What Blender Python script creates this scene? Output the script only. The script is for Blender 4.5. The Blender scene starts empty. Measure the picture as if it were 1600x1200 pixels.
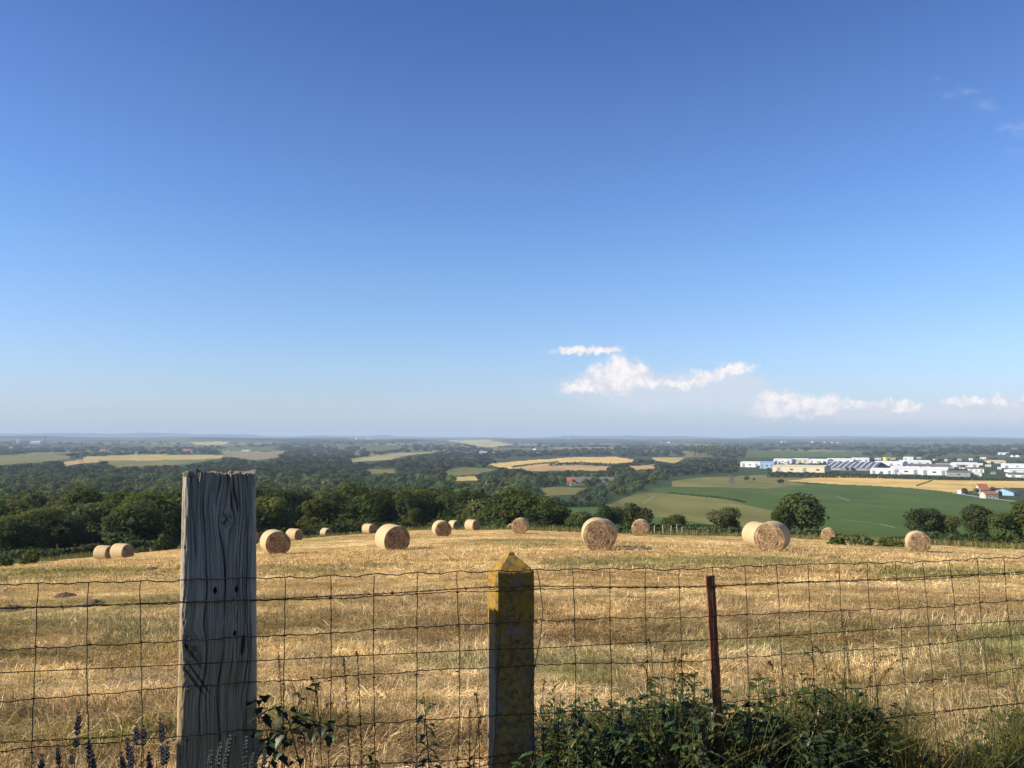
import bpy, math, random
import numpy as np
from mathutils import Vector, Matrix

R_ = math.radians
sc = bpy.context.scene
COL = sc.collection
rng = np.random.default_rng(7)
random.seed(7)

# ------------------------------------------------------------------ camera
F = 1290.0                       # focal length in photo pixels (1600 wide)
PITCH = math.atan(85.0 / F)
cam_d = bpy.data.cameras.new('camera')
cam_d.sensor_width = 36.0
cam_d.lens = F / 1600.0 * 36.0
cam_d.clip_start = 0.05
cam_d.clip_end = 60000
cam = bpy.data.objects.new('camera', cam_d)
COL.objects.link(cam)
cam.rotation_euler = (math.pi / 2 + PITCH, 0, 0)
sc.camera = cam
CP, SP = math.cos(PITCH), math.sin(PITCH)


def ray(px, py):
    a, b = (px - 800) / F, (600 - py) / F
    return np.array([a, CP - b * SP, SP + b * CP])


def at(px, py, Y):
    d = ray(px, py)
    return d * (Y / d[1])


def proj(X, Y, Z):
    X, Y, Z = np.asarray(X, float), np.asarray(Y, float), np.asarray(Z, float)
    dep = Y * CP + Z * SP
    dep = np.where(dep < .05, .05, dep)
    return 800 + F * X / dep, 600 - F * (-Y * SP + Z * CP) / dep


# ------------------------------------------------------------------ noise
def _hash(ix, iy, seed):
    n = (ix.astype(np.int64) * 374761393 + iy.astype(np.int64) * 668265263 + seed * 1442695041) & 0xFFFFFFFF
    n = ((n ^ (n >> 13)) * 1274126177) & 0xFFFFFFFF
    return ((n ^ (n >> 16)) & 0xFFFF) / 65535.0


def vnoise(x, y, seed=0):
    x, y = np.asarray(x, float), np.asarray(y, float)
    x, y = np.broadcast_arrays(x, y)
    ix, iy = np.floor(x), np.floor(y)
    fx, fy = x - ix, y - iy
    fx, fy = fx * fx * (3 - 2 * fx), fy * fy * (3 - 2 * fy)
    ix, iy = ix.astype(np.int64), iy.astype(np.int64)
    a, b = _hash(ix, iy, seed), _hash(ix + 1, iy, seed)
    c, d = _hash(ix, iy + 1, seed), _hash(ix + 1, iy + 1, seed)
    return (a + (b - a) * fx) * (1 - fy) + (c + (d - c) * fx) * fy


def fbm(x, y, seed=0, o=4):
    s, a, t = 0, .5, 0
    for i in range(o):
        s = s + a * vnoise(np.asarray(x) * 2 ** i + 17.3 * i, np.asarray(y) * 2 ** i - 9.1 * i, seed + i)
        t += a
        a *= .5
    return s / t


def sstep(a, b, x):
    t = np.clip((np.asarray(x, float) - a) / (b - a), 0, 1)
    return t * t * (3 - 2 * t)


# ------------------------------------------------------------------ terrain
FAR_Y = np.array([0, 90, 130, 200, 300, 400, 500, 650, 800, 1000, 1300, 2000, 3000, 4500, 6500, 9000, 13000, 20000])
FAR_Z = np.array([-4, -11, -17.5, -26.5, -34, -39, -43, -46, -47.5, -49, -50.5, -50.5, -46.5, -38, -29, -18., -8, 10])
EDGE_U = np.array([-.75, -.62, -.55, -.45, -.31, -.2, -.1, 0, .155, .31, .465, .62, .75])
EDGE_Y = np.array([74, 76, 80, 96, 104, 112, 112, 95, 86, 96, 75, 69, 66.])
BUMPS = []


def u_of(X, Y):
    Yc = np.maximum(Y, .35 * np.abs(X) + .5)
    return np.clip(X / Yc, -.75, .75)


def edge_y(X, Y):
    return np.interp(u_of(X, Y), EDGE_U, EDGE_Y)


def dist_of(X, Y):
    return np.maximum(Y, .75 * np.hypot(X, Y))


def field_z(X, Y):
    Yc = np.maximum(Y, -4)
    ax = np.sqrt(X * X + 9) - 3
    z = -1.4 - .095 * Yc - .03 * ax - np.where(X < -15, .05 * (-X - 15), 0)
    for bx, by, dz in BUMPS:
        z = z + dz * np.exp(-((X - bx) ** 2 + (Y - by) ** 2) / 72.0)
    near = np.exp(-((np.hypot(X, Y) - 20) / 40.0) ** 2)
    z = z + .10 * (fbm(X * .25, Y * .4, 11, 3) - .5) * sstep(3, 7, Y)
    z = z + .10 * (sstep(.38, .66, fbm(X * .10 + 2, Y * .55 + X * .05, 37, 4)) - .5) * sstep(3.5, 6, Y) * (fbm(X * 1.1, Y * 1.4, 12, 3) + .3)
    return z


def H(X, Y):
    X, Y = np.asarray(X, float), np.asarray(Y, float)
    X, Y = np.broadcast_arrays(X, Y)
    D = dist_of(X, Y)
    e = edge_y(X, Y)
    w = sstep(0, 62, D - e)
    zf = np.interp(D, FAR_Y, FAR_Z)
    u = u_of(X, Y)
    # gentle swell of the valley and far ridges
    zf = zf + sstep(300, 900, D) * (fbm(X / 420., Y / 420., 3, 3) - .5) * 5
    zf = zf + sstep(3500, 6500, D) * (fbm(X / 1500. + 3, Y / 2600., 5, 4) - .45) * 46
    ridge = np.exp(-((D - 8300) / 700.0) ** 2)
    zf = zf + ridge * (14 - 30 * u + 40 * (fbm(X / 900., D / 6000., 8, 5) - .5)) + sstep(4500, 6000, D) * (1 - sstep(6500, 7400, D)) * (10 - 20 * u + 46 * (fbm(X / 700. + 7, D / 3000., 18, 4) - .5))
    far = np.exp(-((D - 16500) / 2200.0) ** 2)
    zf = zf + far * (38 - 95 * u + 190 * (fbm(X / 1400. + 3, D / 9000., 28, 5) - .5))
    return (1 - w) * field_z(X, Y) + w * zf


def hit(px, py, y0=3.0):
    """first terrain point seen through photo pixel px, py"""
    d = ray(px, py)
    Ys = np.geomspace(y0, 16500, 1700)
    P = d[None, :] / d[1] * Ys[:, None]
    dz = P[:, 2] - H(P[:, 0], P[:, 1])
    k = np.argmax(dz < 0)
    if dz[k] >= 0:
        k = len(Ys) - 1
    a, b = Ys[max(k - 1, 0)], Ys[k]
    for _ in range(20):
        m = .5 * (a + b)
        p = d / d[1] * m
        if p[2] < H(p[0], p[1]):
            b = m
        else:
            a = m
    p = d / d[1] * b
    return np.array([p[0], p[1], float(H(p[0], p[1]))])


# ------------------------------------------------------------------ object helpers
def tag(o, label=None, cat=None, group=None, kind=None):
    if label: o['label'] = label
    if cat: o['category'] = cat
    if group: o['group'] = group
    if kind: o['kind'] = kind
    return o


def empty(name, loc=(0, 0, 0), rz=0.0, label=None, cat=None, group=None):
    o = bpy.data.objects.new(name, None)
    COL.objects.link(o)
    o.empty_display_size = .1
    o.location = loc
    o.rotation_euler = (0, 0, rz)
    return tag(o, label, cat, group)


def copy_tree(o, parent=None):
    c = o.copy()
    COL.objects.link(c)
    if parent: c.parent = parent
    for ch in list(o.children):
        copy_tree(ch, c)
    return c


class MB:
    """collects vertices, faces and vertex colours, then links ONE mesh object"""
    def __init__(s):
        s.v, s.f, s.c, s.n = [], [], [], 0

    def add(s, v, f, c=None):
        v = np.asarray(v, float).reshape(-1, 3)
        f = np.asarray(f, np.int64)
        if len(v) == 0 or len(f) == 0: return s
        s.v.append(v)
        s.f.append(f + s.n)
        if c is None: c = (1, 1, 1)
        c = np.asarray(c, float)
        if c.ndim == 1: c = np.tile(c[:3], (len(v), 1))
        s.c.append(c)
        s.n += len(v)
        return s

    def box(s, x0, x1, y0, y1, z0, z1, c=None):
        v = [(x, y, z) for z in (z0, z1) for y in (y0, y1) for x in (x0, x1)]
        return s.add(v, [(0, 2, 3, 1), (4, 5, 7, 6), (0, 1, 5, 4), (2, 6, 7, 3), (0, 4, 6, 2), (1, 3, 7, 5)], c)

    def tube(s, P, r, n=6, c=None, cap=True):
        P = np.asarray(P, float)
        m = len(P)
        r = np.broadcast_to(np.asarray(r, float), (m,))
        T = np.gradient(P, axis=0)
        T /= np.linalg.norm(T, axis=1)[:, None] + 1e-12
        ref = np.array([0, 0, 1.0]) if abs(T[0][2]) < .9 else np.array([1.0, 0, 0])
        N = np.cross(T, ref)
        N /= np.linalg.norm(N, axis=1)[:, None] + 1e-12
        B = np.cross(T, N)
        a = np.arange(n) * 2 * math.pi / n
        V = P[:, None, :] + r[:, None, None] * (np.cos(a)[None, :, None] * N[:, None, :] + np.sin(a)[None, :, None] * B[:, None, :])
        i = np.arange(m - 1)[:, None] * n
        j = np.arange(n)[None, :]
        f = np.stack([i + j, i + (j + 1) % n, i + n + (j + 1) % n, i + n + j], -1).reshape(-1, 4)
        return s.add(V.reshape(-1, 3), f, c)

    def mesh(s, name, smooth=False):
        me = bpy.data.meshes.new(name)
        V = np.concatenate(s.v)
        me.vertices.add(len(V))
        me.vertices.foreach_set('co', V.astype(np.float32).ravel())
        tot = np.concatenate([np.full(len(f), f.shape[1]) for f in s.f])
        idx = np.concatenate([f.ravel() for f in s.f])
        me.loops.add(len(idx))
        me.loops.foreach_set('vertex_index', idx.astype(np.int32))
        me.polygons.add(len(tot))
        st = np.concatenate([[0], np.cumsum(tot)[:-1]])
        me.polygons.foreach_set('loop_start', st.astype(np.int32))
        me.polygons.foreach_set('loop_total', tot.astype(np.int32))
        me.polygons.foreach_set('use_smooth', np.full(len(tot), bool(smooth)))
        C = np.concatenate(s.c)
        at_ = me.color_attributes.new('Col', 'FLOAT_COLOR', 'POINT')
        at_.data.foreach_set('color', np.concatenate([C, np.ones((len(C), 1))], 1).astype(np.float32).ravel())
        me.update(calc_edges=True)
        return me

    def build(s, name, mat, parent=None, smooth=False):
        me = s.mesh(name, smooth)
        me.materials.append(mat)
        o = bpy.data.objects.new(name, me)
        COL.objects.link(o)
        if parent is not None: o.parent = parent
        return o


def mesh_obj(name, me, parent=None):
    o = bpy.data.objects.new(name, me)
    COL.objects.link(o)
    if parent is not None: o.parent = parent
    return o


# ------------------------------------------------------------------ materials
class NT:
    def __init__(s, tree):
        s.t = tree

    def node(s, typ, **kw):
        n = s.t.nodes.new(typ)
        for k, v in kw.items():
            setattr(n, k, v)
        return n

    def link(s, a, b):
        s.t.links.new(a, b)

    def set(s, inp, v):
        if hasattr(v, 'is_output'):
            s.link(v, inp)
        elif isinstance(v, (tuple, list)) and inp.type == 'RGBA' and len(v) == 3:
            inp.default_value = (*v, 1)
        else:
            inp.default_value = v

    def math(s, op, a, b=None, c=None, clamp=False):
        n = s.node('ShaderNodeMath', operation=op, use_clamp=clamp)
        s.set(n.inputs[0], a)
        if b is not None: s.set(n.inputs[1], b)
        if c is not None: s.set(n.inputs[2], c)
        return n.outputs[0]

    def mix(s, fac, a, b, blend='MIX'):
        n = s.node('ShaderNodeMix', data_type='RGBA', blend_type=blend)
        s.set(n.inputs[0], fac)
        s.set(n.inputs[6], a)
        s.set(n.inputs[7], b)
        return n.outputs[2]

    def noise(s, scale, vec=None, detail=4, rough=.55, dist=0.0):
        n = s.node('ShaderNodeTexNoise')
        n.inputs['Scale'].default_value = scale
        n.inputs['Detail'].default_value = detail
        n.inputs['Roughness'].default_value = rough
        n.inputs['Distortion'].default_value = dist
        if vec is not None: s.link(vec, n.inputs['Vector'])
        return n.outputs[0]

    def ramp(s, fac, stops):
        n = s.node('ShaderNodeValToRGB')
        e = n.color_ramp.elements
        while len(e) < len(stops): e.new(.5)
        for k, (p, c) in enumerate(stops):
            e[k].position = p
            e[k].color = (*c, 1) if len(c) == 3 else c
        s.set(n.inputs[0], fac)
        return n.outputs[0]

    def step(s, a, b, x):
        n = s.node('ShaderNodeMapRange', interpolation_type='SMOOTHSTEP')
        s.set(n.inputs[0], x)
        s.set(n.inputs[1], a)
        s.set(n.inputs[2], b)
        return n.outputs[0]

    def coord(s, out='Object', scale=None):
        n = s.node('ShaderNodeTexCoord')
        o = n.outputs[out]
        if scale:
            m = s.node('ShaderNodeMapping')
            m.inputs['Scale'].default_value = scale
            s.link(o, m.inputs['Vector'])
            o = m.outputs[0]
        return o


def new_mat(name):
    m = bpy.data.materials.new(name)
    m.use_nodes = True
    t = NT(m.node_tree)
    b = m.node_tree.nodes['Principled BSDF']
    b.inputs['Roughness'].default_value = .85
    b.inputs['Specular IOR Level'].default_value = .25
    return m, t, b


def attr_col(t):
    n = t.node('ShaderNodeAttribute', attribute_name='Col')
    return n.outputs['Color']


def bump(t, b, h, strength=.5, dist=.02):
    n = t.node('ShaderNodeBump')
    n.inputs['Strength'].default_value = strength
    n.inputs['Distance'].default_value = dist
    t.link(h, n.inputs['Height'])
    t.link(n.outputs[0], b.inputs['Normal'])


def plain(name, col, rough=.8, var=.25, scale=3.0, metal=0.0):
    m, t, b = new_mat(name)
    n = t.noise(scale, t.coord('Object'))
    c = t.mix(n, tuple(x * (1 - var) for x in col), tuple(min(1, x * (1 + var)) for x in col))
    t.link(c, b.inputs['Base Color'])
    b.inputs['Roughness'].default_value = rough
    b.inputs['Metallic'].default_value = metal
    return m


def foliage_mat(name, base, trans=.3, hue=.02, val=.3, gloss=.0):
    """leaf colour = base x per-leaf colour attribute x a random tint for each plant"""
    m = bpy.data.materials.new(name)
    m.use_nodes = True
    t = NT(m.node_tree)
    m.node_tree.nodes.remove(m.node_tree.nodes['Principled BSDF'])
    out = m.node_tree.nodes['Material Output']
    oi = t.node('ShaderNodeObjectInfo')
    hsv = t.node('ShaderNodeHueSaturation')
    t.set(hsv.inputs['Hue'], t.math('MULTIPLY_ADD', oi.outputs['Random'], 2 * hue, .5 - hue))
    r2 = t.math('FRACT', t.math('MULTIPLY', oi.outputs['Random'], 37.7))
    t.set(hsv.inputs['Value'], t.math('MULTIPLY_ADD', r2, 2 * val, 1 - val))
    t.set(hsv.inputs['Saturation'], t.math('MULTIPLY_ADD', t.math('FRACT', t.math('MULTIPLY', oi.outputs['Random'], 91.3)), .3, .8))
    t.set(hsv.inputs['Color'], t.mix(1.0, attr_col(t), base, 'MULTIPLY'))
    d = t.node('ShaderNodeBsdfDiffuse')
    tr = t.node('ShaderNodeBsdfTranslucent')
    g = t.node('ShaderNodeBsdfGlossy')
    g.inputs['Roughness'].default_value = .45
    t.link(hsv.outputs[0], d.inputs['Color'])
    t.link(t.mix(1.0, hsv.outputs[0], (1.25, 1.15, .55), 'MULTIPLY'), tr.inputs['Color'])
    mx = t.node('ShaderNodeMixShader')
    mx.inputs[0].default_value = trans
    t.link(d.outputs[0], mx.inputs[1])
    t.link(tr.outputs[0], mx.inputs[2])
    m2 = t.node('ShaderNodeMixShader')
    m2.inputs[0].default_value = gloss
    t.link(mx.outputs[0], m2.inputs[1])
    t.link(g.outputs[0], m2.inputs[2])
    t.link(m2.outputs[0], out.inputs['Surface'])
    return m


M_tree = foliage_mat('tree_foliage', (.082, .102, .034), trans=.38)
M_hedge = foliage_mat('hedge_foliage', (.072, .096, .032), trans=.38)
M_shrub = foliage_mat('shrub_foliage', (.075, .095, .028))
M_nettle = foliage_mat('nettle_foliage', (.064, .080, .018), trans=.25, val=.2, gloss=.04)
M_bramble = foliage_mat('bramble_foliage', (.040, .065, .020), trans=.2, gloss=.03)
M_grass = foliage_mat('wild_grass', (.30, .27, .12), trans=.3)
M_straw = foliage_mat('straw_blades', (1, 1, 1), trans=.25, hue=0, val=0)
M_bark = plain('bark', (.09, .07, .05), .95, .4, 6)
M_stem = plain('plant_stem', (.06, .075, .03), .9, .4, 20)

# ground sheets: colour attribute gives the crop, noise the fine variation
def ground_mat(name, tint=(1, 1, 1), scale=.5, amp=.35, bumpd=.0, stretch=(1, 1, 1)):
    m, t, b = new_mat(name)
    co = t.coord('Object', stretch)
    n1 = t.noise(scale, co, 6, .65)
    n2 = t.noise(scale * 9, co, 4, .6)
    f = t.math('ADD', t.math('MULTIPLY', n1, .6), t.math('MULTIPLY', n2, .4))
    lo, hi = 1 - amp, 1 + amp
    k = t.node('ShaderNodeMapRange')
    t.set(k.inputs[0], f)
    for q, v in ((1, .3), (2, .7), (3, lo), (4, hi)): k.inputs[q].default_value = v
    c = t.mix(1.0, attr_col(t), tint, 'MULTIPLY')
    sc_ = t.node('ShaderNodeVectorMath', operation='SCALE')
    t.link(c, sc_.inputs[0])
    t.link(k.outputs[0], sc_.inputs['Scale'])
    t.link(sc_.outputs[0], b.inputs['Base Color'])
    b.inputs['Roughness'].default_value = .95
    b.inputs['Specular IOR Level'].default_value = .05
    if bumpd: bump(t, b, f, .9, bumpd)
    return m


M_hay = ground_mat('hay_stubble_ground', tint=(.72, .70, .66), scale=5.0, amp=.55, bumpd=.08)
M_land = ground_mat('far_land', scale=.02, amp=.25)
M_crop = ground_mat('crop_rows', scale=.05, amp=.18, stretch=(1, .35, 1))

# ------------------------------------------------------------------ hay bales: where they lie
# px of the centre, face diameter px, base py, turn (deg, + = face turned to the viewer's right), length, label
BALES = [
    (430, 39, 866, 14, 'hay bale with dark end face touching the right edge of the wooden post'),
    (391, 21, 857, 40, 'hay bale almost hidden behind the right side of the grey wooden post'),
    (460, 20, 848, 47, 'small far hay bale with lit side, right of the bale by the wooden post'),
    (510, 15, 849, 35, 'tiny far hay bale barely showing above the field edge left of the big shaded bale'),
    (577, 17, 843, 42, 'far hay bale peeking out from behind the left side of the big shaded bale'),
    (613, 43, 862, 22, 'big hay bale with bright left side and wholly shaded dark end face'),
    (690, 27, 839, 13, 'hay bale with speckled round end, first to the right of the big shaded bale'),
    (710, 16, 834, 38, 'far hay bale showing beside the right edge of the speckled round bale'),
    (738, 18, 834, 47, 'far hay bale with bright left half, alone under the dark hedge'),
    (783, 14, 831, 18, 'small brown far hay bale facing the camera, left of the bale under the round trees'),
    (798, 10, 832, 0, 'tiny hay bale sliver just left of the bale under the round trees'),
    (813, 25, 831, -8, 'round hay bale on the crest under the big round trees above the concrete post'),
    (935, 50, 861, 4, 'big hay bale with spiral end, front of the overlapping pair right of the concrete post'),
    (941, 46, 858, -4, 'hay bale hidden behind the spiral ended bale, only its right rim showing'),
    (1001, 27, 837, -5, 'hay bale on the crest before the pale stakes and hedge'),
    (1187, 42, 853, 28, 'hay bale with smooth bright side, rear one of the right hand pair'),
    (1207, 48, 861, -12, 'big sunlit hay bale with spiral end, front one of the right hand pair'),
    (1294, 21, 842, -4, 'small hay bale at the field edge right of the large single tree'),
    (1434, 33, 860, 8, 'rightmost hay bale, in the dry grass before the far shrubs'),
    (163, 24, 877, 50, 'middle hay bale of the three left of the wooden post, half hidden by its neighbour'),
    (191, 26, 874, 42, 'largest and rightmost hay bale of the three left of the wooden post'),
    (146, 9, 877, 40, 'tiny leftmost hay bale low on the field edge before the dark wood'),
]
BALE_D = 1.35
bale_pos = []
for (px, dp, by, turn, lab) in BALES:
    Y = BALE_D * F / dp
    if dp < 13: Y = min(Y, 98)
    if dp in (24, 26): Y = 67 + (26 - dp) * 1.0
    bale_pos.append((px, dp, by, turn, lab, Y))
visible = [0, 5, 6, 12, 14, 16, 20]
for k in visible:
    px, dp, by, turn, lab, Y = bale_pos[k]
    p = at(px, by, Y)
    BUMPS.append((p[0], p[1], float(p[2] - field_z(p[0], p[1]))))

# ------------------------------------------------------------------ field polygons (photo pixels, laid on the terrain)
G_DK, G_MID, OLIVE, YEL, GOLD, TAN, PALE = (.070, .108, .022), (.085, .120, .028), (.170, .160, .048), (.42, .33, .11), (.60, .41, .135), (.44, .28, .12), (.40, .34, .15)
FIELDS = [
    ('wheat_field', YEL, [(130, 714), (210, 710), (350, 711), (347, 716), (250, 719), (160, 720), (132, 719)]),
    ('meadow', OLIVE, [(0, 712), (110, 710), (108, 718), (60, 722), (0, 727), (-60, 728), (-60, 712)]),
    ('meadow', OLIVE, [(160, 720), (250, 719), (347, 716), (282, 726), (185, 730)]),
    ('bare_field', TAN, [(96, 723), (132, 716), (158, 721), (100, 728)]),
    ('crop_field', G_MID, [(350, 699), (430, 698), (432, 704), (345, 704)]),
    ('bare_field', (.23, .19, .10), [(345, 705), (446, 705), (434, 715), (400, 719), (352, 713)]),
    ('wheat_field', (.32, .28, .12), [(545, 717), (632, 707), (695, 706), (632, 712), (610, 718), (550, 722)]),
    ('meadow', OLIVE, [(570, 734), (615, 732), (618, 739), (570, 741)]),
    ('meadow', OLIVE, [(697, 735), (725, 730), (780, 733), (750, 740), (700, 745)]),
    ('wheat_field', YEL, [(690, 746), (750, 744), (750, 750), (692, 751)]),
    ('stubble_field', TAN, [(815, 731), (860, 725), (960, 729), (955, 735), (825, 736)]),
    ('wheat_field', GOLD, [(757, 726), (800, 721), (905, 714), (962, 714), (995, 719), (992, 722), (950, 725), (860, 725), (815, 731), (795, 732)]),
    ('wheat_field', YEL, [(1017, 715), (1070, 715), (1057, 724), (1025, 720)]),
    ('stubble_field', TAN, [(985, 728), (1027, 725), (1027, 732), (985, 735)]),
    ('wheat_field', PALE, [(695, 688), (762, 687), (800, 694), (770, 699), (750, 697)]),
    ('crop_field', G_MID, [(570, 698), (625, 699), (620, 702), (575, 704)]),
    ('meadow', PALE, [(295, 690), (360, 690), (350, 695), (305, 695)]),
    ('wheat_field', GOLD, [(1228, 752), (1310, 741), (1450, 749), (1640, 750), (1640, 764), (1540, 762), (1500, 771), (1425, 762), (1300, 756)]),
    ('meadow', OLIVE, [(1050, 752), (1085, 747), (1200, 741), (1310, 740), (1228, 752), (1262, 757), (1200, 763), (1050, 760)]),
    ('crop_field', G_DK, [(1010, 764), (1050, 760), (1200, 763), (1262, 757), (1300, 756), (1425, 762), (1500, 771), (1640, 790), (1640, 860), (1290, 860), (1215, 800), (1170, 790), (1140, 781), (1060, 772), (1020, 770)]),
    ('meadow', (.165, .160, .045), [(940, 792), (995, 770), (1020, 770), (1060, 772), (1140, 781), (1170, 790), (1215, 800), (1240, 830), (1200, 835), (1100, 818), (1020, 806), (960, 803)]),
    ('crop_field', (.075, .120, .028), [(855, 791), (940, 792), (960, 803), (1020, 806), (1100, 818), (1040, 822), (940, 812), (870, 808)]),
    ('crop_field', G_MID, [(1165, 704), (1350, 707), (1335, 714), (1165, 715)]),
    ('meadow', OLIVE, [(1065, 708), (1110, 709), (1112, 715), (1070, 715)]),
    ('meadow', OLIVE, [(870, 760), (915, 763), (900, 772), (850, 775), (810, 766)]),
]


def inside(px, py, poly):
    P = np.asarray(poly, float)
    r = np.zeros(np.shape(px), bool)
    j = len(P) - 1
    for i in range(len(P)):
        xi, yi, xj, yj = *P[i], *P[j]
        if yi != yj:
            c = ((yi > py) != (yj > py)) & (px < (xj - xi) * (py - yi) / (yj - yi) + xi)
            r ^= c
        j = i
    return r


# ------------------------------------------------------------------ ground sheet (polar grid, split by land use)
def hay_green(X, Y):
    """share of green regrowth in the cut field, 0..1"""
    n = fbm(X * .11 + 5, Y * .16, 21, 4)
    fine = fbm(X * .8, Y * 1.3, 25, 3)
    g = sstep(.52, .70, n + .25 * (fine - .5))
    px, py = proj(X, Y, field_z(X, Y))
    band = np.exp(-((py - 879 + (px - 1000) * .012) / 9.) ** 2) * sstep(835, 880, px) * (1 - sstep(1180, 1300, px))
    band2 = np.exp(-((py - 897) / 9.) ** 2) * sstep(1290, 1420, px)
    band3 = np.exp(-((py - 893 - px * .0) / 6.) ** 2) * (1 - sstep(180, 330, px))
    band4 = np.exp(-((py - 893) / 8.) ** 2) * sstep(390, 420, px) * (1 - sstep(520, 600, px)) * .7
    pat = np.exp(-((px - 920) / 70.) ** 2 - ((py - 1058) / 16.) ** 2) + .6 * np.exp(-((px - 195) / 40.) ** 2 - ((py - 990) / 14.) ** 2) + .7 * np.exp(-((px - 1580) / 60.) ** 2 - ((py - 1010) / 30.) ** 2)
    pat = pat + .75 * sstep(.50, .66, fbm(X * .45 + 9, Y * .7, 27, 3)) * (1 - sstep(6, 16, Y))
    k = (band + band2 + band3 + band4) * (.35 + .9 * fine) + pat * (.4 + .7 * fine)
    rows = .5 + .5 * np.sin((Y + .22 * X + 1.6 * fbm(X * .12, Y * .12, 33, 2)) * 2.3 + 1.5)
    return np.clip(.55 * g + k + .22 * rows * sstep(.4, .6, n), 0, 1)


def hay_colour(X, Y):
    n = fbm(X * .5, Y * .9, 31, 4)
    sw = fbm(X * .10 + 2, Y * .55 + X * .05, 37, 4)            # raked swaths lie across the view
    c0 = np.array([.65, .440, .168])
    c1 = np.array([.44, .283, .105])
    c2 = np.array([.80, .60, .28])
    rows = .5 + .5 * np.sin((Y + .22 * X + 1.6 * fbm(X * .12, Y * .12, 33, 2)) * 2.3)       # raked rows
    n = n + .16 * (rows - .5)
    w1 = sstep(.50, .72, n * .5 + sw * .5)[..., None]
    w2 = sstep(.50, .30, n * .45 + sw * .55)[..., None]
    c = c0 * (1 - w1) + c1 * w1
    c = c * (1 - w2) + c2 * w2
    g = (hay_green(X, Y) * .75)[..., None]
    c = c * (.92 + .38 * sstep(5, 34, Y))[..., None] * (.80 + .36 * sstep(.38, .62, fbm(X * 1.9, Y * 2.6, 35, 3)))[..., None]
    return c * (1 - g) + np.array([.24, .215, .075]) * g


rs = [.4]
while rs[-1] < 18500:
    r = rs[-1]
    h = max(1.5, -float(H(0.0, r)) if r > 3 else 1.5)
    d = r * r / (F * h) * (1.25 if r < 120 else .8)
    d = max(d, .05 if r > 3 else .3)
    if r > 120: d = min(d, 140 if r < 9000 else 260)
    rs.append(r + d)
rs = np.array(rs)
az_in = np.arctan((np.arange(-60, 1661, 1.7) - 800) / F)
az_out = np.concatenate([np.linspace(az_in[-1], math.pi, 75)[1:], np.linspace(-math.pi, az_in[0], 75)[1:-1]])
az = np.sort(np.concatenate([az_in, az_out]))
NA, NR = len(az), len(rs)
GX = rs[:, None] * np.sin(az)[None, :]
GY = rs[:, None] * np.cos(az)[None, :]
GZ = H(GX, GY)
ii, jj = np.meshgrid(np.arange(NR - 1), np.arange(NA), indexing='ij')
jn = (jj + 1) % NA
FC = np.stack([ii * NA + jj, ii * NA + jn, (ii + 1) * NA + jn, (ii + 1) * NA + jj], -1).reshape(-1, 4)
VX, VY, VZ = GX.ravel(), GY.ravel(), GZ.ravel()
cx, cy, cz = VX[FC].mean(1), VY[FC].mean(1), VZ[FC].mean(1)
cpx, cpy = proj(cx, cy, cz)
front = (cy > 5) & (np.abs(cx) < .72 * cy)
is_hay = (dist_of(cx, cy) < edge_y(cx, cy) + 1.2 * (fbm(cx * .3, cy * .3, 41, 3) - .5) * 6) & (cy > 1.6)
cls = np.full(len(FC), -1)
cls[is_hay] = 0
farface = front & ~is_hay & (dist_of(cx, cy) > 165)
for k, (nm, colr, poly) in enumerate(FIELDS):
    m = farface & (cls < 0)
    idx = np.nonzero(m)[0]
    wob = (fbm(cx[idx] / 60., cy[idx] / 60., 43, 2) - .5) * 2.0
    ins = inside(cpx[idx], cpy[idx] + wob, poly)
    cls[idx[ins]] = k + 1

# far patchwork of fields and woods where nothing is drawn in detail
def land_colour(X, Y):
    D = dist_of(X, Y)
    cell = np.where(D > 6000, 700.0, 260.0)
    jx = X / cell + .5 * fbm(X / 900., Y / 900., 51, 2)
    jy = Y / (cell * 2.2) + .4 * fbm(X / 700., Y / 900., 53, 2)
    k = _hash(np.floor(jx).astype(np.int64), np.floor(jy).astype(np.int64), 5)
    pal = np.array([(.030, .045, .022), (.055, .08, .03), (.11, .12, .05), (.20, .175, .08), (.028, .042, .022), (.035, .05, .024)])
    c = pal[(k * 5.999).astype(int)]
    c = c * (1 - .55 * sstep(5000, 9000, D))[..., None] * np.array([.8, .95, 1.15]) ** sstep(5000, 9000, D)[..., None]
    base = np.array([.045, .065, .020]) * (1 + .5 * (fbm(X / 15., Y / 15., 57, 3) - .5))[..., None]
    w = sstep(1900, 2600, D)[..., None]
    return base * (1 - w) + c * w


def sheet(name, mask, colour_fn, mat, label=None):
    f = FC[mask]
    u, inv = np.unique(f.ravel(), return_inverse=True)
    mb = MB()
    V = np.stack([VX[u], VY[u], VZ[u]], 1)
    mb.add(V, inv.reshape(-1, 4), colour_fn(V[:, 0], V[:, 1]))
    o = mb.build(name, mat, smooth=True)
    tag(o, kind='structure')
    if label: o['label'] = label
    return o


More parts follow.
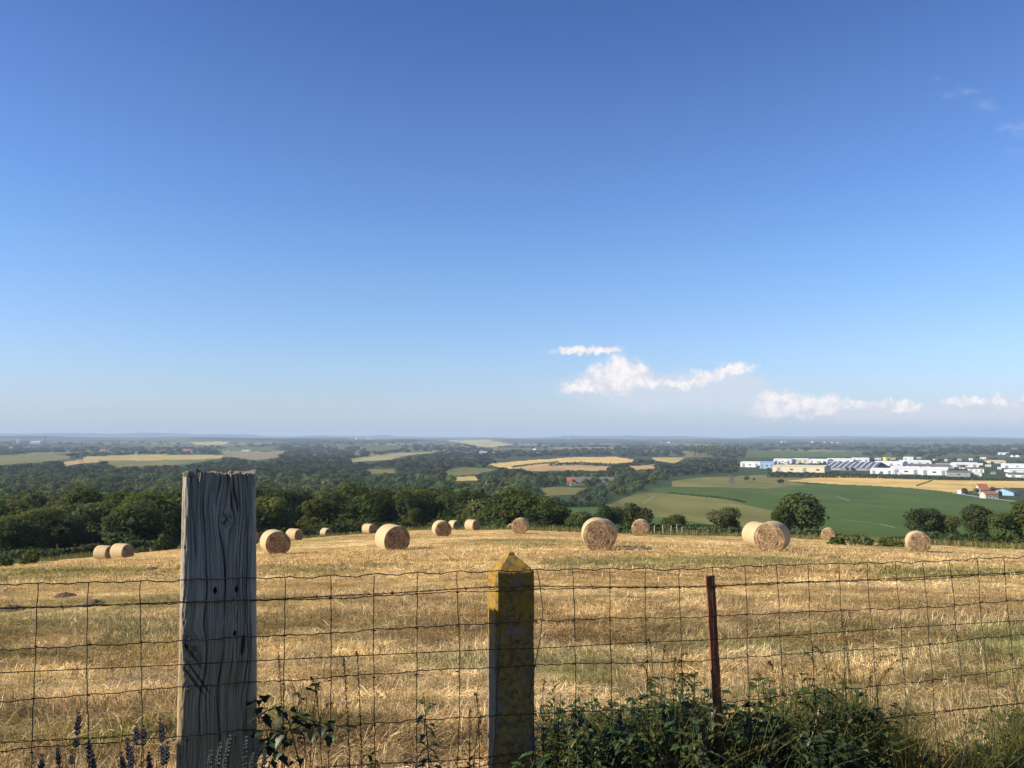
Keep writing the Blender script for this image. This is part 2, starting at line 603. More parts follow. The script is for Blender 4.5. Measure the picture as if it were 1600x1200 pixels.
sheet('hay_field', cls == 0, hay_colour, M_hay, 'mown golden hay field sloping away beyond the wire fence')
verge_rng = dist_of(cx, cy) < 165
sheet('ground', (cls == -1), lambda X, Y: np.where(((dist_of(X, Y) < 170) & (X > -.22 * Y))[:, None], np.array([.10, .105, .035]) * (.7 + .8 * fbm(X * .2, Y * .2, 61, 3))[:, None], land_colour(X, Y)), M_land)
FLAB = ['pale yellow field in front of the distant houses on the left', 'olive meadow at the far left edge of the valley', 'olive meadow below the pale yellow field on the left',
        'small bare brown patch left of the pale yellow field', 'thin green field above the brown field right of the houses', 'brown field above the wooden post',
        'narrow pale field strip across the middle of the valley', 'small meadow among dark trees in the middle distance', 'green rising meadow left of the long golden field',
        'small yellow field in front of the trees left of centre', 'reddish stubble field under the long golden field', 'long golden field on the slope above the grey barn',
        'small yellow green field right of the golden field', 'small tan field right of the reddish stubble', 'pale hilltop field near the horizon at centre', 'far green field left of centre below the horizon',
        'pale far meadow behind the houses on the left', 'broad golden wheat field before the white warehouses', 'olive pasture left of the golden wheat field',
        'large dark green crop field on the right slope', 'light olive meadow below the dark green crop field', 'bright green strip behind the crest hedge', 'far green field behind the warehouses', 'small meadow under the poplar row', 'small meadow in front of the grey barn']
for k, (nm, colr, poly) in enumerate(FIELDS):
    m = cls == k + 1
    if m.sum() < 3: continue
    c0 = np.array(colr)
    def cf(X, Y, c0=c0, k=k):
        # tramlines and worn, paler or greener stretches of the crop itself
        n = fbm(X / 38. + k, Y / 60., 71 + k, 4)
        a = fbm(X / 9., Y / 40., 75 + k, 3)
        return c0 * (1 + .55 * (n - .5) + .25 * (a - .5))[:, None]
    sheet(nm, m, cf, M_crop, FLAB[k])

# pale farm tracks laid as thin sheets
def strip(name, pts, width, mat, label, lift=.12):
    P = np.array([hit(*p) for p in pts])
    t = np.linspace(0, 1, 60)
    s = np.linspace(0, 1, len(P))
    Q = np.stack([np.interp(t, s, P[:, i]) for i in range(3)], 1)
    T = np.gradient(Q[:, :2], axis=0)
    T /= np.linalg.norm(T, axis=1)[:, None]
    N = np.stack([-T[:, 1], T[:, 0]], 1)
    A, B = Q[:, :2] + N * width / 2, Q[:, :2] - N * width / 2
    V = np.concatenate([np.c_[A, H(A[:, 0], A[:, 1]) + lift], np.c_[B, H(B[:, 0], B[:, 1]) + lift]])
    n = len(Q)
    f = [(i, i + 1, n + i + 1, n + i) for i in range(n - 1)]
    o = MB().add(V, f).build(name, mat, smooth=True)
    tag(o, kind='structure')
    o['label'] = label
    return o


M_track = plain('track_dust', (.36, .31, .22), .95, .3, .4)
M_track2 = plain('trodden_crop', (.17, .20, .09), .95, .3, .3)
M_road = plain('far_road', (.30, .29, .28), .95, .2, .2)
strip('road', [(1490, 771), (1530, 777), (1570, 782), (1630, 789)], 5.0, M_road, 'pale lane along the top of the dark green field to the farm sheds', .3)
strip('track', [(1320, 812.5), (1345, 816), (1375, 819), (1398, 825)], 1.6, M_track2, 'pale trodden line across the dark green crop field')
strip('track', [(1305, 775), (1316, 779), (1328, 783)], 2.0, M_track2, 'short pale scuff in the upper part of the dark green crop field')
strip('track', [(1005, 787), (1015, 781), (1022, 775)], 2.0, M_track2, 'worn path up the light olive meadow')


# ------------------------------------------------------------------ trees
def leaf_quads(P, N, size, r, aspect=1.5):
    """one small leaf-spray quad per point, facing roughly along N"""
    n = len(P)
    N = N / (np.linalg.norm(N, axis=1)[:, None] + 1e-9)
    A = np.cross(N, r.normal(size=(n, 3)))
    A /= np.linalg.norm(A, axis=1)[:, None] + 1e-9
    B = np.cross(N, A)
    s = size * r.uniform(.55, 1.3, n)[:, None]
    a, b = A * s * .5 * aspect, B * s * .5
    V = np.stack([P - a, P + b * r.uniform(.6, 1.1, (n, 1)), P + a, P - b * r.uniform(.6, 1.1, (n, 1))], 1).reshape(-1, 3)
    return V, (np.arange(n)[:, None] * 4 + np.arange(4)[None, :])


def crown(r, R, Hc, z0, nleaf, size, nblob=16, top=1.0, lobes=.42):
    """leaf sprays over the skins of many overlapping boughs: uneven outline with gaps"""
    q = r.normal(size=(nblob, 3))
    q /= np.linalg.norm(q, axis=1)[:, None]
    q *= r.uniform(.35, .85, (nblob, 1))
    C = q * np.array([R * .85, R * .85, Hc * .5]) + np.array([0, 0, z0 + Hc * .5])
    taper = 1 - (1 - top) * np.clip((C[:, 2] - z0) / Hc, 0, 1)
    C[:, :2] *= taper[:, None]
    rad = r.uniform(lobes * .65, lobes * 1.15, nblob) * R
    k = r.choice(nblob, nleaf, p=rad ** 2 / (rad ** 2).sum())
    d = r.normal(size=(nleaf, 3))
    d[:, 2] += .25
    d /= np.linalg.norm(d, axis=1)[:, None]
    P = C[k] + d * (rad[k] * r.uniform(.55, 1.08, nleaf))[:, None] * np.array([1, 1, .8])
    dist = np.linalg.norm((P[:, None, :] - C[None]) / np.array([1, 1, .8]), axis=2) / rad[None]
    dist[np.arange(nleaf), k] = 9
    keep = (dist.min(1) > .62) & (P[:, 2] > z0 * .3)
    P, d, k = P[keep], d[keep], k[keep]
    N = d + r.normal(size=d.shape) * .42 + np.array([0, 0, .15])
    V, f = leaf_quads(P, N, size, r)
    tone = r.uniform(.8, 1.25, nblob)[k] * r.uniform(.8, 1.2, len(P))
    hue = r.uniform(-.12, .12, nblob)[k]
    c = np.stack([tone * (1 + hue), tone, tone * (1 - hue)], 1)
    return V, f, np.repeat(c, 4, 0)


def trunk_mb(r, h, rad, limbs=4, spread=.5):
    mb = MB()
    lean = r.normal(size=2) * .04 * h
    z = np.linspace(-.6, h, 7)
    P = np.stack([lean[0] * (z / h) ** 2, lean[1] * (z / h) ** 2, z], 1)
    mb.tube(P, np.linspace(rad * 1.25, rad * .35, 7), 8)
    for i in range(limbs):
        a = r.uniform(0, 6.28)
        b = P[r.integers(2, 5)]
        L = h * r.uniform(.3, .55)
        e = b + np.array([math.cos(a) * spread * L, math.sin(a) * spread * L, L * .8])
        mid = (b + e) / 2 + np.array([math.cos(a), math.sin(a), -.3]) * L * .08
        mb.tube([b, mid, e], [rad * .5, rad * .35, rad * .12], 5)
    return mb


# prototypes: unit trees of radius 1 and height 2 are avoided; real sizes are scaled per copy
TREE_KINDS = []
for s_, (R0, H0, z0, top, lob, tint) in enumerate([
        (4.3, 9.0, .9, .75, .42, (1.0, 1.0, 1.0)), (4.8, 8.2, .7, .85, .40, (.85, .95, .95)), (3.6, 9.6, 1.0, .60, .46, (1.15, 1.1, .9)),
        (4.5, 8.6, .6, .8, .36, (1.35, 1.15, 1.2)), (3.9, 8.9, .8, .7, .44, (.75, .85, .9)), (5.0, 9.2, 1.0, .8, .38, (1.25, 1.25, .8))]):
    r = np.random.default_rng(100 + s_)
    V, f, c = crown(r, R0, H0 - z0, z0, 7500, .38, 17, top, lob + .07)
    cm = MB().add(V, f, c * np.array(tint)).mesh('crown')
    cm.materials.append(M_tree)
    tm = trunk_mb(r, H0 * .7, .22).mesh('trunk', True)
    tm.materials.append(M_bark)
    V2, f2, c2 = crown(r, R0, H0 - z0, z0, 760, .95, 11, top, lob + .10)
    TREE_KINDS.append((cm, tm, R0, H0, (V2, f2, c2 * np.array(tint))))

LOW = [k[4] for k in TREE_KINDS]
VLOW = []
for s_ in range(6):
    r = np.random.default_rng(200 + s_)
    VLOW.append(crown(r, 4.6, 8.0, .4, 160, 1.9, 8, .85, .54))


def place_tree(k, X, Y, w, h, label, group=None, name='tree', cat='tree', rz=None, z=None):
    cm, tm, R0, H0, _ = TREE_KINDS[k]
    z = float(H(X, Y)) if z is None else z
    t = empty(name, (X, Y, z - .1), random.uniform(0, 6.28) if rz is None else rz, label, cat, group)
    sx, sz = w / (2 * R0), h / H0
    t.scale = (sx, sx, sz)
    mesh_obj('crown', cm, t)
    mesh_obj('trunk', tm, t)
    return t


def special(px, top, w, Y, kind, label, cat='tree', name='tree', group=None):
    p = at(px, top, Y)
    X = float(p[0])
    z = float(H(X, Y))
    return place_tree(kind, X, Y, w / F * Y, float(p[2]) - z + .1, label, group, name, cat)


special(1252, 767, 90, 114, 0, 'large dark round tree standing alone on the field edge behind the small bale')
special(1222, 792, 40, 113, 4, 'low side bush growing against the left of the large lone round tree', 'bush', 'bush')
special(1134, 790, 62, 112, 3, 'rounded grey green bush tree left of the right hand pair of bales')
special(808, 768, 92, 128, 0, 'big leafy tree on the crest above the concrete post, behind the round bale')
special(846, 789, 62, 122, 4, 'dark rounded tree touching the right of the big leafy tree on the crest')
special(772, 790, 50, 135, 1, 'mid green tree touching the left of the big leafy tree on the crest')
special(990, 783, 62, 128, 3, 'feathery pale green tree behind the crest bale and stakes', )
special(950, 793, 58, 122, 1, 'broad bush tree behind the spiral ended bales')
special(905, 797, 56, 120, 0, 'dark bush tree left of the spiral ended bales, on the crest hedge')
special(1055, 806, 50, 116, 4, 'low dark bush on the crest right of the pale stakes', 'bush', 'bush')
special(1442, 796, 72, 104, 1, 'dark rounded shrub tree behind the rightmost bale')
special(1482, 806, 52, 103, 5, 'olive shrub just right of the dark rounded shrub tree', 'shrub', 'shrub')
special(1530, 786, 70, 106, 0, 'tall dark shrub tree second from the right edge')
special(1568, 802, 60, 96, 5, 'olive green bush between the two tall trees at the right edge', 'bush', 'bush')
special(1606, 770, 70, 96, 2, 'tall leafy tree cut by the right edge of the picture')
special(655, 768, 76, 165, 5, 'pale olive crowned tree above the gap between two far bales')
special(702, 775, 50, 160, 1, 'mid green tree right of the pale olive crowned tree')
special(650, 795, 36, 128, 5, 'small bright yellow green bush above the big shaded bale', 'bush', 'bush')
special(747, 782, 54, 146, 3, 'grey green tree over the small bale with bright left half')
special(490, 778, 76, 172, 3, 'grey leaved tree with silvery crown above the dark hedge')
special(585, 792, 70, 150, 4, 'low rounded dark tree above the big shaded bale, left side')
special(212, 788, 92, 150, 0, 'large dark tree directly above the three left bales')
special(262, 790, 60, 138, 4, 'dark leafy tree close to the left edge of the wooden post')
special(95, 795, 110, 150, 5, 'olive brown crowned tree at the wood edge above the small left bush')
special(20, 812, 90, 128, 5, 'yellowish green tree in the lower left corner of the wood')
special(1166, 743.5, 10, hit(1166, 752)[1], 0, 'small lone tree on the olive pasture, left one of two')
special(1178, 746, 5, hit(1178, 751)[1], 2, 'tiny lone tree on the olive pasture, right one of two')
special(1507, 763, 11, hit(1507, 772)[1], 4, 'small dark tree left of the telegraph pole by the farm lane')
special(1526, 762, 9, hit(1526, 773)[1], 0, 'small dark tree between the telegraph pole and the orange roofed house')
special(1551, 761, 10, hit(1551, 770)[1], 1, 'small tree just right of the orange roofed house')
special(1562, 767, 8, hit(1562, 777)[1], 4, 'low dark bush between the red roofed shed and the blue barn', 'bush', 'bush')
special(1536, 767, 8, hit(1536, 776)[1], 1, 'low bush in front of the orange roofed house', 'bush', 'bush')
special(1220, 749, 12, hit(1220, 755)[1], 4, 'small dark tree at the left tip of the golden wheat field')

# shrubs beyond the left field edge
def bush(px, top, w, Y, label, seed, mat=None, cat='bush', name='bush'):
    p = at(px, top, Y)
    X = float(p[0]); z = float(H(X, Y))
    h = max(float(p[2]) - z, .5) + .3
    R = w / F * Y / 2
    r = np.random.default_rng(seed)
    t = empty(name, (X, Y, z - .3), 0, label, cat)
    V, f, c = crown(r, R, h, 0.02, 1500, max(.16, R * .16), 14, .9, .42)
    MB().add(V, f, c).build('foliage', mat or M_shrub, t)
    trunk_mb(r, h * .6, .05, 5, .9).build('stem', M_bark, t)
    return t


bush(48, 865, 40, 70, 'small rounded olive bush at the far left field edge below the dark wood', 301)
bush(8, 874, 34, 68, 'low green bush cut by the left edge of the picture', 302)
bush(258, 838, 52, 96, 'yellow green bush at the field edge touching the wooden post on its left', 303)
bush(222, 862, 26, 88, 'low dark bush just right of the largest left bale', 304)
bush(1345, 840, 46, 66, 'dry grey bush on the field edge between the small bale and the rightmost bale', 305, name='bush')
bush(1310, 846, 32, 64, 'low straggly dry bush left of the grey bush on the right field edge', 306)
bush(1392, 847, 40, 62, 'low dull green bush touching the left of the rightmost bale', 307)


def hedge(pts, label, seed, n=None, leaf=.42, mat=None, name='hedge', depth=3.5, hgt=None):
    """pts: list of (px, top py, Y)"""
    r = np.random.default_rng(seed)
    if hgt is None:
        Q = [at(px, py, Y) for px, py, Y in pts]
        base = np.array([(q[0], q[1], float(H(q[0], q[1]))) for q in Q])
        hts = np.array([max(q[2] - b[2], .6) for q, b in zip(Q, base)])
    else:
        base = np.array([hit(p_[0], p_[1]) for p_ in pts])
        hts = np.full(len(base), float(hgt))
    L = np.r_[0, np.cumsum(np.linalg.norm(np.diff(base[:, :2], axis=0), axis=1))]
    if n is None: n = int(L[-1] * 110)
    n = min(n, 9000)
    s = r.uniform(0, L[-1], n)
    x, y, z, h = (np.interp(s, L, a) for a in (base[:, 0], base[:, 1], base[:, 2], hts))
    lump = .62 + .55 * fbm(s * .35, s * 0 + seed, seed, 3)
    a = r.uniform(0, math.pi, n)
    rr = r.uniform(.75, 1.05, n) * lump
    y = y + np.cos(a) * depth * .5 * rr
    hz = np.sin(a) ** .6 * h * rr
    P = np.stack([x + r.normal(size=n) * .25, y, z - .2 + hz], 1)
    N = np.stack([r.normal(size=n) * .5, np.cos(a), np.sin(a) + .2], 1) + r.normal(size=(n, 3)) * .5
    V, f = leaf_quads(P, N, leaf, r)
    t = (.65 + .7 * fbm(s * .5, hz, seed + 3, 3)) * r.uniform(.75, 1.25, n)
    hue = .25 * (fbm(s * .12, s * 0, seed + 5, 2) - .5)
    c = np.stack([t * (1 + hue), t, t * (1 - hue)], 1)
    o = MB().add(V, f, np.repeat(c, 4, 0)).build(name, mat or M_hedge)
    return tag(o, label, 'hedge')


hedge([(-70, 858, 92), (30, 858, 90), (110, 852, 94), (170, 848, 102), (230, 842, 108), (300, 838, 112), (400, 828, 118)], 'dark undergrowth along the foot of the wood behind the three left bales', 400, n=6500, depth=5)
hedge([(395, 826, 118), (440, 822, 120), (500, 817, 122), (560, 812, 124), (640, 812, 126)], 'long dark hedge along the field edge behind the big shaded bale', 401)
hedge([(630, 800, 132), (670, 808, 128), (720, 806, 124), (770, 808, 118), (800, 815, 112)], 'dark hedge on the crest behind the far bales left of the big leafy tree', 402)
hedge([(850, 818, 106), (900, 815, 104), (950, 818, 102), (1000, 818, 100), (1050, 815, 100), (1110, 818, 104)], 'mid green hedge on the crest behind the spiral ended bales', 403)
hedge([(1040, 820, 96), (1100, 822, 98), (1160, 822, 104), (1200, 824, 110)], 'low dark hedge on the crest left of the right hand pair of bales', 404)
hedge([(1190, 828, 108), (1240, 824, 108), (1300, 830, 100), (1350, 836, 92)], 'low dark hedge at the foot of the large lone round tree', 405)
hedge([(1390, 838, 88), (1440, 838, 84), (1500, 838, 82), (1560, 838, 80), (1620, 838, 78)], 'olive hedge of long grass and scrub along the right field edge', 406, mat=M_shrub)
hedge([(1430, 830, 100), (1490, 826, 100), (1550, 824, 98), (1630, 822, 96)], 'rough green hedge between the two tall right hand trees', 407)
hedge([(1045, 771), (1075, 774), (1110, 777), (1140, 781), (1165, 786)], 'thin broken hedge between the dark green crop and the light olive meadow', 408, n=700, leaf=.7, depth=2.5, hgt=1.6)
hedge([(858, 728), (905, 726), (960, 729), (1000, 727)], 'dark hedge line on the lower edge of the long golden field', 409, n=1500, leaf=2.2, depth=8, hgt=6)
hedge([(800, 731), (835, 726.5), (872, 723)], 'thin dark hedge curving through the left end of the golden field', 410, n=600, leaf=1.8, depth=6, hgt=4)
hedge([(858, 793), (900, 792), (945, 792)], 'short hedge above the bright green strip', 411, leaf=.8, depth=5, hgt=4)
hedge([(1432, 759.5), (1442, 756), (1456, 751.5)], 'dark bank crossing the golden wheat field', 412, n=300, leaf=.9, depth=2.5, hgt=1.2)
hedge([(1200, 736.5, 1060), (1290, 737.5, 1050), (1350, 739, 1040), (1420, 742, 1000), (1500, 745, 960), (1570, 746.5, 940), (1630, 747, 930)], 'dark hedge along the top of the golden wheat field before the warehouses', 413, n=6000, leaf=1.9, depth=9)

# ------------------------------------------------------------------ scattered woods
RIGHT = [(1000, 768), (1052, 745), (1200, 737), (1700, 737), (1700, 900), (1040, 900), (1000, 812), (850, 812), (850, 788), (940, 788)]
TOWN = [(1150, 714), (1700, 712), (1700, 752), (1150, 742)]
cands = []
rw = np.random.default_rng(77)


def blocked(px, py):
    for nm, c_, poly in FIELDS:
        if inside(np.array([px]), np.array([py]), poly)[0]: return True
    return False


def scatter(y0, y1, sp, u0, u1):
    Y = y0
    out = []
    while Y < y1:
        s = sp(Y)
        x = u0 * Y
        while x < u1 * Y:
            out.append((x + rw.uniform(-.45, .45) * s, Y + rw.uniform(-.45, .45) * s * (1 if Y < 900 else Y * Y / 80000 / s * 1.0)))
            x += s
        Y += s if Y < 900 else max(s, Y * Y / 42000.)
    return out


pts = scatter(88, 900, lambda Y: 8.2 + Y * .012, -1.0, .34) + scatter(900, 5600, lambda Y: 11 + Y * .0055, -.70, .72)
A = np.array(pts)
Z = H(A[:, 0], A[:, 1])
px, py = proj(A[:, 0], A[:, 1], Z)
n_ = rw.random(len(A))
dens = fbm(A[:, 0] / 330., A[:, 1] / 520., 91, 4)
for i in range(len(A)):
    X, Y = A[i]
    if dist_of(X, Y) < edge_y(X, Y) + (12 if px[i] < 420 else 30): continue
    h = (7.5 + 5.5 * n_[i]) if Y < 900 else (7 + 5 * n_[i])
    if px[i] > 840 and Y < 900: h *= .75
    if px[i] >= 420 and Y < 128: continue
    ptop = np.interp(Y, [85, 110, 150, 250, 400, 600], [812, 800, 778, 748, 728, 712]) + (10 if px[i] < 130 else 0)
    if Y < 600: h = min(h, float(at(px[i], ptop, Y)[2]) - float(Z[i]))
    if h < 2.5: continue
    if inside(px[i:i+1], py[i:i+1], RIGHT)[0]: continue
    town = inside(px[i:i+1], py[i:i+1], TOWN)[0]
    if town:
        if n_[i] > .22: continue
        h = 5.5
    hp = h * F / Y
    if Y > 1700 and dens[i] < (.40 if (X < 0 and Y < 4200) else .46): continue
    if Y > 3500 and dens[i] < .49: continue
    if any(blocked(px[i], py[i] - q * hp) for q in (0, .4, .85)): continue
    if 868 < px[i] < 965 and 745 < py[i] - .5 * hp < 760.5 and Y < 840: continue
    if inside(px[i:i+1], py[i:i+1] - .7 * hp, RIGHT)[0] and px[i] > 1040: continue
    cands.append((X, Y, float(Z[i]), h, px[i], py[i]))
cands.sort(key=lambda c: c[1])
AREAS = [(-999, 130, 'in the wood at the far left'), (130, 285, 'in the wood above the three left bales'), (285, 405, 'in the wood behind the wooden post'),
         (405, 520, 'in the wood right of the wooden post'), (520, 650, 'in the wood above the big shaded bale'), (650, 760, 'in the wood above the concrete post'),
         (760, 880, 'behind the crest trees'), (880, 2000, 'below the grey barn')]
KN = ['dark green round crowned tree', 'broad dull green tree', 'narrow bright green tree', 'greyish leaved tree', 'blackish green tree', 'olive crowned tree']
NEAR = 240
nw = 0
low_mb, far_mb = MB(), MB()
rt = np.random.default_rng(5)
for (X, Y, z, h, px_, py_) in cands:
    k = int(rt.integers(0, 6))
    if nw < NEAR and -40 < px_ < 1640 and Y < 700:
        ar = [a for a in AREAS if a[0] <= px_ < a[1]][0][2]
        row = 'front row' if Y < 185 else ('middle rows' if Y < 250 else 'back rows')
        w = min(max(h, 6.5) * rt.uniform(1.0, 1.45), 13)
        place_tree(k, X, Y, w, h * 1.12, f'{KN[k]} {ar}, {row}', f'{KN[k]}s {ar}, {row}', z=z)
        nw += 1
    else:
        near = Y < 1000
        V, f, c = LOW[k] if near else VLOW[k]
        a = rt.uniform(0, 6.28)
        ca, sa = math.cos(a), math.sin(a)
        w = h * rt.uniform(1.0, 1.5) if near else h * (rt.uniform(1.2, 2.2) if Y < 1700 else rt.uniform(1.7, 3.6))
        s = w / 9.0
        q = V * np.array([s, s, h / 8.8])
        q = np.stack([q[:, 0] * ca - q[:, 1] * sa, q[:, 0] * sa + q[:, 1] * ca, q[:, 2]], 1) + np.array([X, Y, z - .3])
        t = rt.uniform(.65, 1.35)
        hu = rt.uniform(-.15, .2)
        (low_mb if near else far_mb).add(q, f, c * np.array([t * (1 + hu), t, t * (1 - hu)]))
print('tree candidates', len(cands), 'individual', nw)
o = low_mb.build('woodland', M_tree); tag(o, 'dense dark green wood filling the valley behind the field', 'woodland', kind='stuff')
o = far_mb.build('distant_woodland', M_tree); tag(o, 'far dark woods and hedgerows spread over the valley to the horizon', 'woodland', kind='stuff')

# poplar row
r = np.random.default_rng(61)
V, f, c = crown(r, 2.4, 20, .5, 420, 1.7, 16, .7, .6)
pop_m = MB().add(V, f, c * np.array([1.7, 1.65, 1.8])).mesh('crown'); pop_m.materials.append(M_tree)
pop_t = trunk_mb(r, 12, .35, 2, .1).mesh('trunk'); pop_t.materials.append(M_bark)
for i in range(17):
    px_ = 1086 + i * 4.8
    p = hit(px_, 713.5 - (i % 2) * .4)
    t = empty('poplar_tree', p, i * 1.3, 'slender pale poplar in the straight row on the skyline right of centre', 'tree', 'row of poplars near the horizon')
    h = 19.5 * p[1] / F * rt.uniform(.9, 1.08) / 20
    t.scale = (h * .8, h * .8, h)
    mesh_obj('crown', pop_m, t); mesh_obj('trunk', pop_t, t)

# ------------------------------------------------------------------ hay bales
def bale_mats():
    m, t, b = new_mat('straw_spiral_end')
    co = t.coord('Object')
    s = t.node('ShaderNodeSeparateXYZ'); t.link(co, s.inputs[0])
    rr = t.math('SQRT', t.math('ADD', t.math('POWER', s.outputs[1], 2.0), t.math('POWER', s.outputs[2], 2.0)))
    th = t.math('ARCTAN2', s.outputs[2], s.outputs[1])
    sp = t.math('ADD', t.math('MULTIPLY', rr, 9.0), t.math('MULTIPLY', th, 1 / 6.2832))
    wob = t.noise(3.2, co, 3)
    cmb = t.node('ShaderNodeCombineXYZ')
    t.link(t.math('ADD', sp, t.math('MULTIPLY', wob, 1.6)), cmb.inputs[0])
    t.link(t.math('MULTIPLY', t.math('SINE', th), 1.1), cmb.inputs[1])
    t.link(t.math('MULTIPLY', t.math('COSINE', th), 1.1), cmb.inputs[2])
    n1 = t.noise(1.7, cmb.outputs[0], 5, .7)
    n2 = t.noise(16, co, 4, .75)
    f_ = t.math('ADD', t.math('MULTIPLY', n1, .68), t.math('MULTIPLY', n2, .32))
    t.link(t.ramp(f_, [(.36, (.035, .022, .012)), (.45, (.19, .118, .06)), (.54, (.42, .285, .15)), (.68, (.68, .51, .30))]), b.inputs['Base Color'])
    bump(t, b, f_, 1.0, .14)
    m2, t, b = new_mat('net_wrapped_straw')
    co = t.coord('Object', (9, 1.2, 1.2))
    n1 = t.noise(2.5, co, 5, .65)
    n2 = t.noise(14, t.coord('Object'), 3, .7)
    f_ = t.math('ADD', t.math('MULTIPLY', n1, .6), t.math('MULTIPLY', n2, .4))
    t.link(t.ramp(f_, [(.32, (.34, .245, .125)), (.5, (.47, .36, .195)), (.68, (.56, .45, .27))]), b.inputs['Base Color'])
    bump(t, b, f_, .6, .04)
    return m, m2


M_bend, M_bside = bale_mats()


def bale_meshes(seed):
    r = np.random.default_rng(seed)
    R, L, NT_, NR_ = .65, 1.18, 72, 14
    th = np.arange(NT_) * 2 * math.pi / NT_
    prof = 1 + .018 * np.sin(2 * th + r.uniform(0, 6)) + .03 * (fbm(np.cos(th) * 1.6 + seed, np.sin(th) * 1.6, seed, 3) - .5)
    prof = prof * (1 - .035 * (np.sin(th) < -.93))
    xs = np.linspace(-L / 2, L / 2, 11)
    V = []
    for x in xs:
        e = 1 - .035 * abs(2 * x / L) ** 6
        q = R * prof * e * (1 + .012 * (fbm(th * 2, x * 6 + th * 0, seed + 2, 3) - .5))
        V.append(np.stack([np.full(NT_, x), q * np.cos(th), np.maximum(q * np.sin(th), -.925 * R)], 1))
    V = np.concatenate(V)
    i, j = np.meshgrid(np.arange(10) * NT_, np.arange(NT_), indexing='ij')
    jn = (j + 1) % NT_
    f = np.stack([i + j, i + jn, i + NT_ + jn, i + NT_ + j], -1).reshape(-1, 4)
    side = MB().add(V, f).mesh('wrapped_side', True); side.materials.append(M_bside)
    ends = []
    for sgn in (-1, 1):
        mb = MB()
        rad = np.linspace(1.0, .04, NR_)
        V = []
        for q in rad:
            bulge = .05 * (1 - q ** 3) + .035 * (fbm(q * 9 + th / 6.28, np.cos(th) * 2 + th * 0, seed + 4, 3) - .5) * (q < .99)
            rr = R * prof * (.965 if q == 1.0 else .96 * q)
            V.append(np.stack([sgn * (L / 2 + bulge - (.006 if q == 1 else 0)), rr * np.cos(th), np.maximum(rr * np.sin(th), -.92 * R)], 1))
        V.append(np.array([[sgn * (L / 2 + .05), 0, 0]]))
        V = np.concatenate(V)
        i, j = np.meshgrid(np.arange(NR_ - 1) * NT_, np.arange(NT_), indexing='ij')
        jn = (j + 1) % NT_
        mb.add(V, np.stack([i + j, i + jn, i + NT_ + jn, i + NT_ + j], -1).reshape(-1, 4))
        k = (NR_ - 1) * NT_
        mb.add(V, [(k + a, k + (a + 1) % NT_, NR_ * NT_) for a in range(NT_)])
        # loose straws sticking out of the end
        for q in range(60):
            a, d = r.uniform(0, 6.28), R * math.sqrt(r.uniform(0, .95))
            p = np.array([sgn * (L / 2 + .04), d * math.cos(a), d * math.sin(a)])
            e = p + np.array([sgn * r.uniform(.02, .09), r.normal() * .05, r.normal() * .05])
            w = np.array([0, .006, .006])
            mb.add([p - w, p + w, e], [(0, 1, 2)])
        m = mb.mesh('end_face', False); m.materials.append(M_bend)
        ends.append(m)
    return side, ends


BM = [bale_meshes(500 + i) for i in range(4)]
for i, (px_, dp, by, turn, lab, Y) in enumerate(bale_pos):
    D = dp / F * Y
    cpt = at(px_, by - dp / 2, Y)
    X = float(cpt[0])
    gz = float(H(X, Y))
    s = D / 1.3
    t = empty('hay_bale', (X, Y, gz + .60 * s - .02), 0, lab, 'hay bale', 'round hay bales on the cut field')
    # local +X is the axis; aim it at the camera, then turn it to the viewer's right
    t.rotation_euler = (0, 0, math.atan2(-Y, -X) + R_(turn))
    t.scale = (s * random.uniform(.96, 1.06), s * random.uniform(.98, 1.03), s * random.uniform(.97, 1.02))
    side, ends = BM[i % 4]
    mesh_obj('wrapped_side', side, t)
    for e in ends: mesh_obj('end_face', e, t)

# ------------------------------------------------------------------ buildings
M_white = plain('white_cladding', (.74, .73, .71), .6, .06, .05)
M_cream = plain('cream_cladding', (.64, .55, .36), .7, .06, .05)
M_lblue = plain('pale_blue_cladding', (.30, .46, .58), .6, .08, .05)
M_yellow = plain('yellow_cladding', (.85, .70, .03), .6, .05, .05)
M_greyroof = plain('grey_sheet_roof', (.155, .135, .115), .7, .15, .1)
M_dkroof = plain('dark_roof', (.10, .10, .11), .5, .15, .1)
M_whroof = plain('white_roof', (.78, .77, .75), .7, .1, .1)
M_orange = plain('orange_tile_roof', (.34, .125, .065), .85, .25, .6)
M_render = plain('pale_render', (.50, .46, .38), .9, .12, .3)
M_greywall = plain('grey_wall', (.30, .31, .30), .9, .15, .2)
M_stone = plain('stone_wall', (.33, .28, .21), .95, .25, .5)
M_glass = plain('dark_glass', (.03, .035, .045), .15, .2, 1)
M_door = plain('loading_door', (.25, .27, .30), .6, .1, 1)


